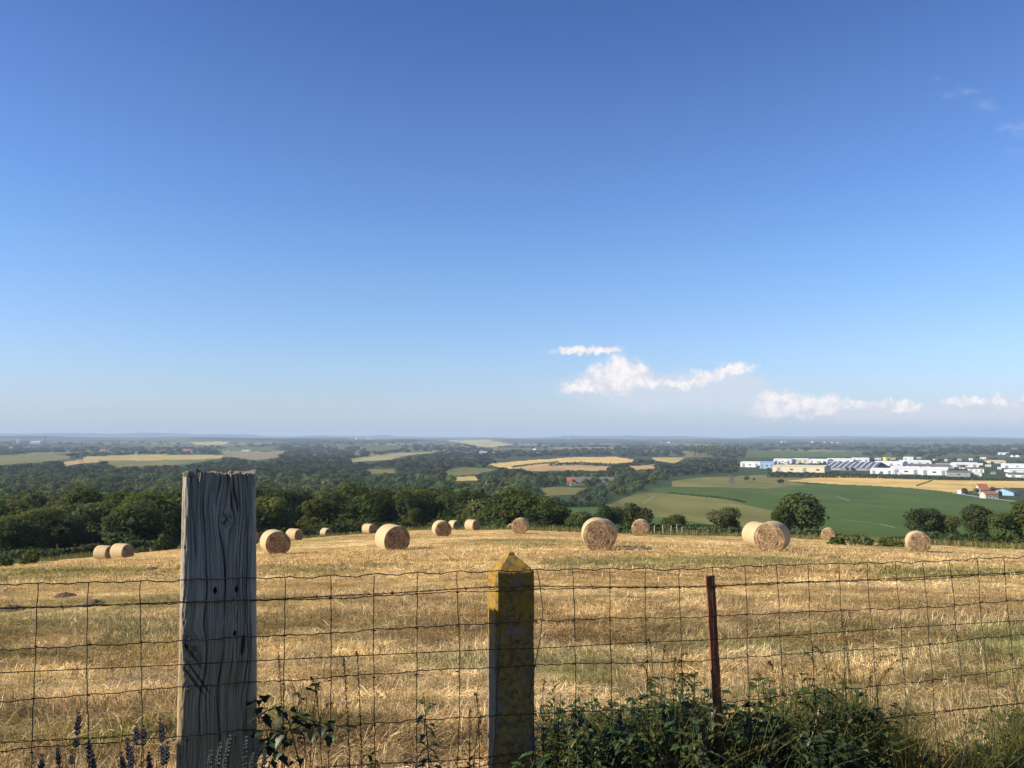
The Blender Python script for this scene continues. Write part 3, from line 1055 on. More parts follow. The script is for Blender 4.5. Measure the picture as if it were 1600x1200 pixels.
def shed(px0, px1, ptop, pbase, wall, roof, depth, label, name='warehouse', cat='warehouse', pitch=.06, openings=3, yaw=0.0, Yfix=None, group=None, skylights=0):
    """long building: wall box, pitched or near flat roof, doors and window bands"""
    pc = hit((px0 + px1) / 2, pbase) if Yfix is None else at((px0 + px1) / 2, pbase, Yfix)
    Y = pc[1]
    w = (px1 - px0) / F * Y
    h = max((pbase - ptop) / F * Y, 2.5)
    rise = w * 0 + depth * .5 * pitch
    hw = max(h - rise, h * .45)
    z = float(H(pc[0], Y + depth / 2))
    if name in ('warehouse', 'workshop') and yaw == 0.0: yaw = -R_(20 + (px0 * 7.3) % 12)
    t = empty(name, (pc[0], Y, min(z, pc[2]) - .2), yaw, label, cat, group)
    wb = MB().box(-w / 2, w / 2, 0, depth, -1.5, hw)
    if pitch > .1:      # gable ends on the short sides
        for sx in (-w / 2, w / 2):
            wb.add([(sx, 0, hw), (sx, depth, hw), (sx, depth / 2, hw + rise)], [(0, 1, 2)])
    wb.build('wall', wall, t)
    o = .35
    rb = MB()
    th = .25
    e = .02
    V = [(-w / 2 - o, -o, hw + e), (w / 2 + o, -o, hw + e), (w / 2 + o, depth / 2, hw + rise + e), (-w / 2 - o, depth / 2, hw + rise + e),
         (-w / 2 - o, depth + o, hw + e), (w / 2 + o, depth + o, hw + e)]
    V = V + [(x, y, zz + th) for x, y, zz in V]
    rb.add(V, [(0, 3, 2, 1), (3, 4, 5, 2), (6, 7, 8, 9), (9, 8, 11, 10), (0, 1, 7, 6), (4, 10, 11, 5), (0, 6, 9, 3), (3, 9, 10, 4), (1, 2, 8, 7), (2, 5, 11, 8)])
    rf = rb.build('roof', roof, t)
    for k in range(skylights):
        x = -w / 2 + w * (k + .6) / (skylights + .2)
        s = w / (skylights + .2) * .09
        MB().add([(x - s, .5, hw + rise * (.5 / (depth / 2)) + th + .08), (x + s, .5, hw + rise * (.5 / (depth / 2)) + th + .08), (x + s, depth / 2 - .3, hw + rise + th + .05), (x - s, depth / 2 - .3, hw + rise + th + .05)],
                 [(0, 1, 2, 3)]).build('skylight', M_whroof, rf)
    for k in range(openings):
        x = -w / 2 + w * (k + .5) / openings
        ow = min(w / openings * .4, 5.0)
        kind = k % 2
        zt = hw * (.62 if kind else .8)
        zb = 0 if not kind else hw * .40
        MB().box(x - ow / 2, x + ow / 2, -.08, .02, zb, zt).build('door' if not kind else 'window', M_door if not kind else M_glass, t)
    return t


W = 'white warehouse '
shed(1157, 1187, 721.5, 730, M_white, M_whroof, 40, W + 'at the left end of the industrial estate, joined to the pale blue one')
shed(1187.5, 1209, 721.5, 732.5, M_lblue, M_lblue, 40, 'pale blue warehouse at the left end of the industrial estate')
shed(1208, 1286, 727, 738, M_cream, M_cream, 55, 'long cream warehouse in front at the left of the industrial estate', openings=4)
shed(1287, 1364, 725.5, 735, M_greywall, M_dkroof, 150, 'long dark roofed hall with pale roof stripes right of the cream warehouse', pitch=.10, openings=4, skylights=9)
shed(1209, 1236, 717, 724, M_white, M_whroof, 50, W + 'leftmost in the back row behind the cream warehouse')
shed(1237, 1262, 716.5, 723.5, M_cream, M_whroof, 50, 'cream warehouse in the back row, left of the broken white row')
shed(1264, 1292, 717.5, 724, M_white, M_whroof, 60, W + 'in the back row behind the striped dark roof, left part')
shed(1294, 1330, 716.5, 723.5, M_white, M_whroof, 60, W + 'in the back row behind the striped dark roof, middle part')
shed(1332, 1357, 715.5, 722, M_white, M_whroof, 60, W + 'in the back row behind the striped dark roof, right end')
shed(1384, 1393, 714.5, 720, M_yellow, M_yellow, 14, 'small bright yellow shop block standing above the white roofs', 'shop', 'shop', openings=1)
shed(1412, 1426, 714, 719.5, M_white, M_whroof, 40, 'small tall white block right of the yellow shop', openings=2)
shed(1366, 1408, 721, 727.5, M_white, M_whroof, 80, W + 'with long front below the yellow shop', openings=4)
shed(1409, 1453, 719.5, 726, M_white, M_whroof, 80, W + 'below the small tall white block', openings=4)
shed(1424, 1484, 726.5, 731.5, M_greywall, M_greyroof, 110, 'wide grey roofed hall in the middle of the estate', openings=4)
shed(1361, 1394, 732, 740.5, M_white, M_whroof, 50, W + 'in the front row right of the striped dark roof')
shed(1396, 1436, 729.5, 741, M_white, M_whroof, 60, 'tall ' + W + 'in the front row below the grey roofed hall')
shed(1441, 1479, 730.5, 742.5, M_white, M_whroof, 60, W + 'in the front row left of the grey green shed')
shed(1464, 1492, 725, 729.5, M_white, M_whroof, 50, 'low ' + W + 'behind the grey roofed hall, right side')
shed(1482, 1514, 736, 745, M_greywall, M_greyroof, 50, 'grey green shed in the front row, right of the white halls', openings=3)
shed(1493, 1527, 723, 730, M_white, M_whroof, 60, W + 'in the second row above the grey green shed')
shed(1515, 1536, 731, 738.5, M_white, M_greyroof, 50, 'grey roofed warehouse right of the grey green shed')
shed(1522, 1533, 739.5, 744, M_white, M_whroof, 20, 'tiny white shed before the trees right of the grey green shed', openings=1)
shed(1547, 1570, 719.5, 724, M_cream, M_cream, 60, 'cream topped warehouse far back on the right', openings=2)
shed(1568, 1612, 725, 731.5, M_white, M_whroof, 60, W + 'upper one cut by the right edge of the picture')
shed(1580, 1625, 733.5, 738.5, M_white, M_whroof, 40, W + 'middle one of three at the right edge')
shed(1579, 1618, 740, 746, M_white, M_greyroof, 40, W + 'lowest of three at the right edge, nearest the wheat')
shed(1561, 1576, 707, 710.5, M_white, M_whroof, 20, 'small white building on the wooded rise at the far right', openings=2)

est = np.random.default_rng(77)
EX = [(1212, 725), (1228, 725.5), (1246, 724.5), (1262, 725.5), (1279, 724.8), (1300, 724.5), (1318, 724), (1338, 723.5), (1352, 728), (1372, 718.5), (1396, 718), (1436, 717.5), (1450, 733), (1462, 720), (1478, 721), (1488, 732), (1504, 732.5), (1531, 727), (1544, 729.5), (1552, 741), (1562, 733.5), (1404, 742), (1376, 742.5), (1500, 720.5), (1518, 719.5), (1536, 717.5)]
for i, (px_, py_) in enumerate(EX):
    wd = est.uniform(4, 9)
    shed(px_ - wd / 2, px_ + wd / 2, py_ - est.uniform(2.6, 4.2), py_, [M_white, M_white, M_cream, M_greywall][i % 4], [M_whroof, M_greyroof, M_whroof][i % 3], 18,
         'small pale unit squeezed between the big halls of the industrial estate', 'workshop', 'workshop', .08, 2, group='small units of the industrial estate')
# farm sheds at the right end of the lane
shed(1532, 1546, 759, 771, M_render, M_orange, 9, 'orange roofed house behind the telegraph pole at the right', 'house', 'house', 1.1, 2)
shed(1540, 1560, 768, 779, M_render, M_orange, 8, 'low pale shed with red roof beside the lane at the right', 'shed', 'shed', .5, 4)
shed(1501.5, 1510, 766, 772, M_white, M_whroof, 5, 'small white box shed at the left end of the lane', 'shed', 'shed', .06, 2)
barn = shed(1572, 1602, 763.5, 774, M_lblue, M_greyroof, 16, 'pale blue gabled barn with grey roof at the right edge', 'barn', 'barn', .42, 2, yaw=R_(50))
# farm in the valley, centre
shed(886, 898, 747.5, 757, M_stone, M_orange, 8, 'orange roofed farmhouse left of the long grey barn', 'farmhouse', 'farmhouse', 1.2, 2)
shed(891, 899, 752, 759, M_render, M_orange, 6, 'small white gabled annexe in front of the orange roofed farmhouse', 'annexe', 'annexe', .8, 1)
shed(899.5, 961, 749.5, 758, M_stone, M_greyroof, 26, 'long grey roofed barn in the valley centre', 'barn', 'barn', .42, 5)
shed(976, 991, 743, 748, M_greywall, M_whroof, 14, 'pale roofed barn among the trees right of the long grey barn', 'barn', 'barn', .3, 2)
shed(1037, 1056, 732, 736, M_cream, M_whroof, 20, 'cream building half hidden in trees below the golden field', 'building', 'building', .2, 3)
shed(806, 825, 748, 754, M_render, M_greyroof, 12, 'pale farmhouse with grey roof among trees left of the orange roofed farm', 'farmhouse', 'farmhouse', .7, 3)
shed(836, 850, 706.5, 709, M_white, M_whroof, 20, 'long low white building in the woods above the golden field', 'building', 'building', .1, 3)
shed(833, 837, 701, 704.5, M_white, M_whroof, 12, 'tiny white house on the wooded ridge above the golden field', 'house', 'house', .8, 1)
shed(749, 762, 705.5, 709, M_white, M_whroof, 20, 'white shed on the far slope left of the golden field', 'building', 'building', .1, 2)
shed(712, 738, 706, 709.5, M_cream, M_greyroof, 24, 'long cream shed left of the white shed on the far slope', 'building', 'building', .1, 4)
shed(770, 776, 701.5, 705, M_render, M_orange, 12, 'small red roofed house right of the white shed on the far slope', 'house', 'house', .9, 1)
# hamlet on the left
shed(287, 296, 701.5, 708, M_render, M_orange, 12, 'red roofed house with white gable in the hamlet on the left', 'house', 'house', 1.0, 2)
shed(295.5, 299.5, 702.5, 708.5, M_white, M_greyroof, 14, 'white gable house joined to the red roofed house on the left', 'house', 'house', .8, 1)
shed(271, 274.5, 702, 705.5, M_white, M_greyroof, 12, 'tiny white house left of the red roofed house', 'house', 'house', .8, 1)
shed(250, 257, 703, 707.5, M_render, M_orange, 12, 'pale brown house in the hamlet, second left of the red roofed house', 'house', 'house', .9, 1)
shed(210, 214, 706, 710, M_white, M_greyroof, 12, 'white house at the left end of the pale yellow field', 'house', 'house', .8, 1)
shed(155, 164, 702, 707, M_render, M_orange, 14, 'brown roofed house among trees at the left', 'house', 'house', .9, 2)
shed(377, 391, 703, 706, M_white, M_whroof, 20, 'long low white shed right of the hamlet above the wooden post', 'shed', 'shed', .1, 3)
shed(355, 358, 702, 705.5, M_white, M_greyroof, 10, 'tiny white house between the hamlet and the long white shed', 'house', 'house', .8, 1)
shed(13, 20, 698, 703, M_render, M_orange, 14, 'pinkish house in trees at the far left edge', 'house', 'house', .9, 2)
shed(43, 46, 697.5, 701, M_white, M_greyroof, 12, 'tiny white house in trees near the far left edge', 'house', 'house', .8, 1)
shed(26, 29, 682.5, 687.5, M_white, M_whroof, 20, 'tiny white tower block on the far left skyline', 'tower', 'tower', .1, 1, Yfix=5200)
shed(47, 62, 684.5, 688.5, M_white, M_whroof, 60, 'white hospital like block under the water tower on the far left', 'building', 'building', .1, 4, Yfix=5000)
shed(51, 63, 681, 685, M_greywall, M_greyroof, 60, 'grey upper block behind the white one on the far left', 'building', 'building', .1, 3, Yfix=5150)
# water tower
q = at(69, 688, 5100)
t = empty('water_tower', (q[0], q[1], float(H(q[0], q[1])) - 1), 0, 'mushroom shaped grey water tower on the far left horizon', 'water tower')
hh = float(at(69, 680.5, 5100)[2]) - t.location.z
MB().tube([(0, 0, 0), (0, 0, hh * .7)], [3.2, 2.6], 12).build('shaft', M_greywall, t, True)
MB().tube([(0, 0, hh * .66), (0, 0, hh * .84), (0, 0, hh * .93), (0, 0, hh)], [2.6, 10.5, 10.5, 2], 16).build('tank', M_greywall, t, True)
# more far white specks: villages near the horizon
vil = np.random.default_rng(31)
for i, (px_, py_) in enumerate([(548, 686.5), (556, 687), (563, 686), (575, 686.8), (581, 686.2), (888, 685.5), (1033, 692), (1045, 692.5), (1290, 692), (1300, 692.8), (1310, 692.2), (1222, 691.5), (1228, 691), (1270, 692), (1585, 714), (1592, 714.5)]):
    shed(px_ - 1.6, px_ + 1.6, py_ - 2.0, py_, M_white if i % 3 else M_render, M_whroof if i % 2 else M_orange, 14,
         'tiny pale house of the far villages along the horizon', 'village_house', 'house', .6, 1, group='tiny houses of the far villages')

# telegraph pole by the lane
M_wood = plain('pole_wood', (.10, .08, .06), .9, .3, 2)
p = hit(1521, 774)
t = empty('telegraph_pole', p, 0, 'thin telegraph pole beside the lane at the right, left of the orange roof', 'pole')
hp = (774 - 756) / F * p[1]
MB().tube([(0, 0, -.5), (0, 0, hp)], [.16, .10], 8).build('pole', M_wood, t)
MB().box(-.9, .9, -.06, .06, hp - .7, hp - .55).build('crossarm', M_wood, t)
for x in (-.8, 0, .8):
    MB().tube([(x, 0, hp - .55), (x, 0, hp - .3)], [.05, .03], 6).build('insulator', M_white, t)

# electricity pylon in the valley at the left
M_steel = plain('pylon_steel', (.22, .23, .23), .6, .1, .3, .3)
def pylon(px_, ptop, pbase, Y, label):
    q = at(px_, pbase, Y)
    z0 = float(H(q[0], q[1]))
    t = empty('pylon', (q[0], q[1], z0), .3, label, 'pylon')
    h = float(at(px_, ptop, Y)[2]) - z0
    mb = MB()
    lev = np.linspace(0, 1, 9)
    for sx in (-1, 1):
        for sy in (-1, 1):
            mb.tube([(sx * (2.6 * (1 - l) ** 1.3 + .5), sy * (2.6 * (1 - l) ** 1.3 + .5), h * l) for l in lev], .20, 4)
    for a, b in zip(lev[:-1], lev[1:]):
        ra, rb_ = 2.6 * (1 - a) ** 1.3 + .5, 2.6 * (1 - b) ** 1.3 + .5
        for sy in (-1, 1):
            mb.tube([(-ra, sy * ra, h * a), (rb_, sy * rb_, h * b)], .12, 4)
            mb.tube([(ra, sy * ra, h * a), (-rb_, sy * rb_, h * b)], .12, 4)
    mb.build('lattice', M_steel, t)
    for l, w in ((.62, 6), (.8, 7.5), (.95, 4.5)):
        MB().tube([(-w, 0, h * l), (0, 0, h * l + .5), (w, 0, h * l)], .22, 4).build('crossarm', M_steel, t)
    return t


pylon(127, 696, 713, 1750, 'grey lattice pylon in front of the dark trees on the left')
pylon(428, 693, 704, 2600, 'small lattice pylon right of the wooden post on the far field')
pylon(1143, 742, 750, 900, 'faint lattice pylon at the left end of the olive pasture')

# pale stakes on the crest
M_stake = plain('pale_stake', (.42, .38, .30), .9, .2, 4)
for i, (px_, tp, Y) in enumerate([(548.5, 831, 118), (558.5, 830, 118), (1008, 823, 91), (1022, 821, 91), (1036, 820, 92), (1048, 821, 92), (1058, 819, 93), (1066, 823, 93)]):
    q = at(px_, tp, Y)
    z0 = float(H(q[0], q[1]))
    o = MB().tube([(0, 0, -.3), (.02, 0, (q[2] - z0) * .6), (.03, 0, q[2] - z0)], [.06, .055, .045], 7).build('fence_stake', M_stake)
    o.location = (q[0], q[1], z0)
    o.rotation_euler = (random.uniform(-.06, .06), random.uniform(-.08, .08), 0)
    if i < 2: tag(o, 'one of two thin pale stakes left of the bale behind the big shaded bale', 'stake', 'two stakes left of the big shaded bale')
    else: tag(o, 'one of the thin pale stakes in the grass right of the crest bale', 'stake', 'stakes right of the crest bale')

# molehills in the near field
M_soil = plain('molehill_soil', (.10, .07, .045), .98, .4, 14)
for i, (px_, py_, w, lab) in enumerate([(101, 932, .34, 'dark molehill in the stubble, left one of the near pair'), (147, 944, .28, 'dark molehill in the stubble, right one of the near pair'),
                                        (238, 890, .42, 'dark molehill further up the field left of the wooden post'), (18, 953, .36, 'flat dark molehill at the left edge of the stubble')]):
    p = hit(px_, py_)
    mb = MB()
    rr, aa = np.meshgrid(np.linspace(0, 1, 9), np.arange(20) * 2 * math.pi / 20, indexing='ij')
    hgt = .13 * (1 - rr ** 2) * (.7 + .7 * fbm(np.cos(aa) * rr * 4 + i * 7, np.sin(aa) * rr * 4, 5, 3)) - .03
    X_, Y_ = rr * np.cos(aa) * w * (1 + .3 * (fbm(np.cos(aa) * 2 + i, np.sin(aa) * 2, 9, 2) - .5)), rr * np.sin(aa) * w
    V = np.stack([X_, Y_, hgt], -1).reshape(-1, 3)
    f = [(a * 20 + b, a * 20 + (b + 1) % 20, (a + 1) * 20 + (b + 1) % 20, (a + 1) * 20 + b) for a in range(8) for b in range(20)]
    mb.add(V, f)
    o = mb.build('molehill', M_soil)
    o.location = p
    o.scale = (.8, .8, .7)
    tag(o, lab, 'molehill')

# ------------------------------------------------------------------ the fence
FX0, FY0, FC_, FS_ = -1.483, 2.62, .953, .3032      # start, direction
FTH = math.atan2(FS_, FC_)
SPC = .15


def fence_pt(s, drop, off=0.0):
    return np.array([FX0 + FC_ * s + FS_ * off, FY0 + FS_ * s - FC_ * off, -drop])


# top wire drop below the eye, read from the photo
top_px = [(-80, 914), (0, 913), (152, 910), (309, 906), (390, 903), (453, 903.5), (521, 901), (588, 898.5), (654, 896), (716, 894), (777, 893), (838, 890), (895, 889.5), (950, 889.5),
          (1005, 889.5), (1060, 890), (1110, 887), (1160, 885.5), (1208, 883.5), (1255, 882), (1302, 881), (1347, 880), (1391, 879.5), (1435, 878.5), (1476, 876), (1518, 873), (1557, 871.5), (1596, 870), (1680, 866)]


def s_of_px(px_):
    # solve u = (X0 + c s) / dep with dep ~ Y
    u = (px_ - 800) / F
    return (u * FY0 - FX0) / (FC_ - u * FS_)


TS, TD = [], []
for a, b in top_px:
    s = s_of_px(a)
    Y = FY0 + FS_ * s
    TS.append(s); TD.append(-float(at(a, b, Y)[2]))
TS, TD = np.array(TS), np.array(TD)


def top_drop(s):
    return np.interp(s, TS, TD)


MESH_OFF = [0, .072, .192, .352, .515, .672, .880, 1.08]
M_wire = plain('green_grey_wire', (.055, .062, .045), .55, .4, 8, .5)
M_rustw = plain('rusty_wire', (.085, .050, .030), .75, .5, 12, .4)
S0, S1 = -.75, 5.2
fence = empty('wire_mesh_fence', (0, 0, 0), 0, 'wavy wire mesh fence stretched across the whole foreground', 'fence')


def lean(s, off):
    return .065 * sstep(2.0, 3.6, s) * off * 1.0 + .010 * math.sin(s * 7) * off


rf_ = np.random.default_rng(17)
ncell = int((S1 - S0) / SPC)
for wi, off in enumerate(MESH_OFF):
    ss = np.arange(S0, S1, .0125)
    d = top_drop(ss) + off * (1 + .03 * np.sin(ss * 1.7 + wi)) + .005 * (fbm(ss * 3, ss * 0 + wi * 9, 81 + wi, 3) - .5) * (1.5 if wi else 1.0)
    ph = ss / SPC - round((0 - S0) / SPC)
    amp = (.0028, .0014, .0018, .0012, .0020, .0018, .0018, .0018)[wi]
    d = d - amp * np.cos(2 * math.pi * (ss / SPC)) * (.5 + vnoise(ss / SPC * .7, ss * 0, 83 + wi)) - .0014 * np.sin(2 * math.pi * ss / (SPC / 3))
    P = np.stack([fence_pt(a + lean(a, off), b, .004 * math.sin(a * 21 + wi)) for a, b in zip(ss, d)])
    MB().tube(P, .0017 if wi else .0019, 5).build('horizontal_wire', M_wire, fence, True)
ns = [k for k in range(-4, 35)]
for k in ns:
    s = k * SPC
    if s < S0 or s > S1 - .02: continue
    offs = np.linspace(0, 1.10, 34)
    j = rf_.normal(size=2) * .004
    bend = .022 * math.exp(-((k - 11) / .6) ** 2)      # the strand by the concrete post is bent
    P = np.stack([fence_pt(s + lean(s, o) + j[0] * math.sin(o * 5 + k) + bend * math.sin(o * 9) * (o < .5) + .0012 * math.sin(o * 60 + k), float(top_drop(s)) + o, .003 * math.sin(o * 20 + k)) for o in offs])
    kb = MB().tube(P, .0016, 5)
    for off in MESH_OFF[1:7]:
        q = fence_pt(s + lean(s, off), float(top_drop(s)) + off)
        kb.tube([q + np.array([-.006, -.002, 0]), q + np.array([0, -.003, .001]), q + np.array([.006, -.002, 0])], [.0022, .0027, .0018], 5)
    kb.build('vertical_wire', M_wire, fence, True)


# plain strands strained along the mesh, two twisted ones
def strand(pts, label, twist=True, barbs=True, mat=M_rustw):
    sx = np.array([s_of_px(a) for a, b in pts])
    dz = np.array([-float(at(a, b, FY0 + FS_ * s)[2]) for (a, b), s in zip(pts, sx)])
    ss = np.arange(sx[0], sx[-1], .012)
    d = np.interp(ss, sx, dz)
    w = empty('barbed_wire' if barbs else 'straining_wire', (0, 0, 0), 0, label, 'wire')
    for k in range(2 if twist else 1):
        ph = ss * 2 * math.pi / .11 + k * math.pi
        a = .0022 if twist else 0
        P = np.stack([fence_pt(s_, dd + a * math.sin(p), .0065 + a * math.cos(p)) for s_, dd, p in zip(ss, d, ph)])
        MB().tube(P, .0012 if twist else .0016, 5).build('strand', mat, w, True)
    if barbs:
        s_ = sx[0] + .07
        while s_ < sx[-1] - .05:
            dd = float(np.interp(s_, sx, dz))
            q = fence_pt(s_, dd, .0065)
            b = MB()
            coil = [q + np.array([.003 * i - .007, .0038 * math.cos(i * 2.1), .0038 * math.sin(i * 2.1)]) for i in range(6)]
            b.tube(coil, .0013, 5)
            for sg in (-1, 1):
                e = np.array([rf_.normal() * .006, rf_.normal() * .008, sg * .013])
                b.tube([q, q + e * .6, q + e], [.0013, .0011, .0003], 4)
            b.build('barb', mat, w, True)
            s_ += .26 + rf_.uniform(-.02, .02)
    return w


strand([(-80, 953), (0, 950), (150, 946), (270, 941), (420, 936), (620, 926), (765, 916.5), (838, 915.5), (1000, 917), (1108, 915.5), (1200, 912), (1380, 904), (1480, 899), (1600, 893), (1680, 889)],
       'uppermost barbed strand running just below the top of the mesh')
strand([(-80, 1054), (0, 1051), (270, 1039), (402, 1032), (620, 1021), (765, 1014), (845, 1012), (1000, 1003), (1105, 999), (1200, 994), (1400, 980), (1500, 974), (1600, 968), (1680, 963)],
       'straight plain strand through the middle of the mesh', False, False)
strand([(-80, 1164), (0, 1160), (200, 1150), (268, 1140)], 'lowest doubled strand left of the wooden post', True, False)
strand([(500, 1198), (600, 1192), (700, 1188), (764, 1182), (838, 1172), (1000, 1158), (1100, 1149), (1200, 1143), (1330, 1127), (1420, 1114), (1500, 1106), (1600, 1096), (1680, 1088)], 'lowest barbed strand right of the wooden post, sagging into the weeds')


# ------------------------------------------------------------------ wooden post (old railway sleeper)
def wood_post():
    sc_ = s_of_px(344.5)
    c = fence_pt(sc_, 0, 0)
    wid, dep = .232, .15
    ztop = float(at(340, 738, c[1] - .02)[2])
    zbot = -1.95
    nf, nsd, nz, rc = 190, 30, 520, .018
    def arc(cx_, cy_, a0, a1, n):
        a = np.linspace(a0, a1, n)
        return np.stack([cx_ + rc * np.cos(a), cy_ + rc * np.sin(a)], 1)
    hw, hd = wid / 2, dep / 2
    fx = np.linspace(-hw + rc, hw - rc, nf)
    ring = np.concatenate([
        np.stack([fx, np.full(nf, -hd)], 1)[:-1],
        arc(hw - rc, -hd + rc, -math.pi / 2, 0, 9)[:-1],
        np.stack([np.full(nsd, hw), np.linspace(-hd + rc, hd - rc, nsd)], 1)[:-1],
        arc(hw - rc, hd - rc, 0, math.pi / 2, 9)[:-1],
        np.stack([fx[::-1][::6], np.full(len(fx[::6]), hd)], 1)[:-1],
        arc(-hw + rc, hd - rc, math.pi / 2, math.pi, 9)[:-1],
        np.stack([np.full(nsd, -hw), np.linspace(hd - rc, -hd + rc, nsd)], 1)[:-1],
        arc(-hw + rc, -hd + rc, math.pi, 1.5 * math.pi, 9)[:-1]])
    n = len(ring)
    T = np.roll(ring, -1, 0) - np.roll(ring, 1, 0)
    Nn = np.stack([T[:, 1], -T[:, 0]], 1)
    Nn /= np.linalg.norm(Nn, axis=1)[:, None]
    per = np.r_[0, np.cumsum(np.linalg.norm(np.diff(ring, axis=0), axis=1))] - hw     # 0 near the middle of the front
    zz = np.linspace(zbot, ztop, nz)
    PX, ZZ = np.meshgrid(per, zz)
    # grain lines flow round a knot near the top and a torn knot low on the left
    def flow(x, z, xk, zk, a, st=2.3, k=1.0):
        rx, rz = x - xk, (z - zk) / st
        r2 = rx * rx + rz * rz + 1e-6
        return x - k * rx * np.minimum(a * a / r2, .96)
    zk1 = ztop - .162
    psi = PX + .006 * np.sin(ZZ * 5.1) + .004 * np.sin(ZZ * 13 + PX * 18) + .0022 * (vnoise(PX * 60, ZZ * 28, 51) - .5) + .0012 * (vnoise(PX * 150, ZZ * 70, 52) - .5)
    psi = flow(psi, ZZ, .004, zk1, .015, 2.0)
    psi = psi + .009 * np.exp(-((ZZ - (ztop - .10)) / .075) ** 2) * np.exp(-((PX + .055) / .04) ** 2)
    zk2 = float(at(300, 1020, 2.7)[2])
    psi = flow(psi, ZZ, -.100, zk2, .030, 1.6)
    diag = np.exp(-((ZZ - zk2 + .03) / .07) ** 2) * np.exp(-((PX + .095) / .035) ** 2)
    psi = psi + diag * (ZZ - zk2) * .55
    g1 = vnoise(psi * 88, ZZ * 1.6, 11)
    g2 = vnoise(psi * 190 + 5, ZZ * 3.5, 12)
    g3 = vnoise(psi * 430 + 9, ZZ * 9, 13)
    crack = np.exp(-(np.abs(g1 - .5) / .06) ** 1.2) * sstep(.22, .55, vnoise(psi * 26 + 40, ZZ * 2.1, 14))
    crack = crack * (.55 + .45 * vnoise(psi * 40, ZZ * 7, 15))
    fine = .35 * (g2 - .5) + .55 * (g3 - .5)
    hair = np.exp(-(np.abs(vnoise(psi * 210 + 31, ZZ * 2.2, 17) - .5) / .07) ** 1.3) * sstep(.35, .6, vnoise(psi * 60 + 11, ZZ * 3.0, 18))
    weather = sstep(ztop - .30, ztop, ZZ)                                # end grain opens towards the top
    crack2 = np.exp(-(np.abs(vnoise(psi * 120 + 70, ZZ * 1.2, 16) - .5) / .05) ** 1.2)
    depth = .0048 * crack + .0050 * crack2 * (.25 + .75 * weather) - .0045 * fine * (1 + .5 * weather) + .0030 * hair
    # hand placed long checks
    for x0, za, zb, wv, dp_ in ((-.008, ztop - .19, ztop - .50, .0028, .016), (-.066, ztop - .26, ztop - .98, .0022, .012), (.062, ztop - .16, ztop - .95, .002, .010), (.022, ztop - .05, ztop - .14, .003, .012),
                                (-.024, ztop, ztop - .12, .0026, .009), (.020, ztop, ztop - .13, .0026, .009), (-.012, ztop - .5, ztop - 1.1, .0022, .012), (.045, float(at(365, 1005, 2.7)[2]), float(at(365, 1042, 2.7)[2]), .0055, .02)):
        zm, zl = (za + zb) / 2, abs(za - zb) / 2
        m = np.clip(1 - ((ZZ - zm) / zl) ** 4, 0, 1)
        xx = psi - x0 - .004 * np.sin(ZZ * 23 + x0 * 90)
        depth = depth + .62 * dp_ * m * np.exp(-(xx / (wv * np.sqrt(m + .05))) ** 2)
    # knots
    k1 = np.exp(-(((PX - .004) / .017) ** 2 + ((ZZ - zk1) / .022) ** 2))
    depth = depth + k1 * (.004 + .020 * (vnoise(PX * 190, ZZ * 150, 19) - .3))
    tear = np.exp(-(((PX + .105 + (ZZ - zk2) * .55) / .020) ** 2 + ((ZZ - zk2) / .065) ** 2))
    depth = depth + tear * (.004 + .012 * (vnoise(PX * 160 + ZZ * 60, ZZ * 120, 23) - .2))
    for x0, zc, wv in ((-.108, zk2 - .005, .0035), (-.098, zk2 - .095, .0035), (-.075, zk2 - .10, .0025)):
        ln = (PX - x0) + (ZZ - zc) * .62
        depth = depth + .014 * np.exp(-(ln / wv) ** 2) * np.exp(-((ZZ - zc) / .055) ** 2)
    # bolt holes
    hole = np.zeros_like(depth)
    for hx, hy in ((322, 930.5), (355.5, 930.5), (351.5, 1003)):
        q = at(hx, hy, float(c[1] - .07))
        lx = (q[0] - c[0]) * FC_ + (q[1] - c[1]) * FS_
        hm = sstep(1.25, .8, np.sqrt(((PX - lx) / .0056) ** 2 + ((ZZ - q[2]) / .0090) ** 2))
        hole = np.maximum(hole, hm)
    depth = depth + .022 * hole
    # taper of the edges, worn top
    worn = .012 * sstep(ztop - .06, ztop, ZZ) * (np.abs(PX) > hw - .03) * (PX < 0)
    Pxy = ring[None] - Nn[None] * (depth + worn)[..., None]
    sc2 = 1 + .095 * (ztop - ZZ)                                          # slightly wider at the foot
    X_, Y_ = Pxy[..., 0] * sc2, Pxy[..., 1]
    topz = ZZ - sstep(.8, 1, (ZZ - zbot) / (ztop - zbot)) * 0
    jag = (.010 * (vnoise(psi[-1] * 95, psi[-1] * 0, 29) - .5) + .012 * (vnoise(psi[-1] * 30, psi[-1] * 0 + 3, 31) - .5) - .6 * depth[-1])
    jag = jag + .012 * np.exp(-((PX[-1] + hw - .012) / .018) ** 2) - .004 * sstep(-.09, -.02, PX[-1])
    Z_ = ZZ + jag[None] * sstep(ztop - .10, ztop, ZZ) ** 2
    V = np.stack([X_, Y_, Z_], -1).reshape(-1, 3)
    i, j = np.meshgrid(np.arange(nz - 1) * n, np.arange(n), indexing='ij')
    jn = (j + 1) % n
    f = np.stack([i + j, i + jn, i + n + jn, i + n + j], -1).reshape(-1, 4)
    grain = np.clip(depth / .010, 0, 1.2)
    tone = 1.06 - .56 * np.clip(grain, 0, 1) + .75 * fine - .30 * hair
    warm = .5 * weather * np.exp(-((PX - .01) / .02) ** 2)
    colr = np.stack([tone * (1 + .10 * warm), tone * (1 + .07 * warm), tone * (1 - .25 * warm)], -1)
    colr = colr * (1 - .35 * hole[..., None])
    mb = MB()
    C = np.clip(colr, .05, 1.6).reshape(-1, 3)
    mb.add(V, f, C)
    # end grain: rings stepping in to the middle
    top_ring = V[-n:]
    prev = top_ring
    ctr = top_ring.mean(0)
    caps, fc = [top_ring], []
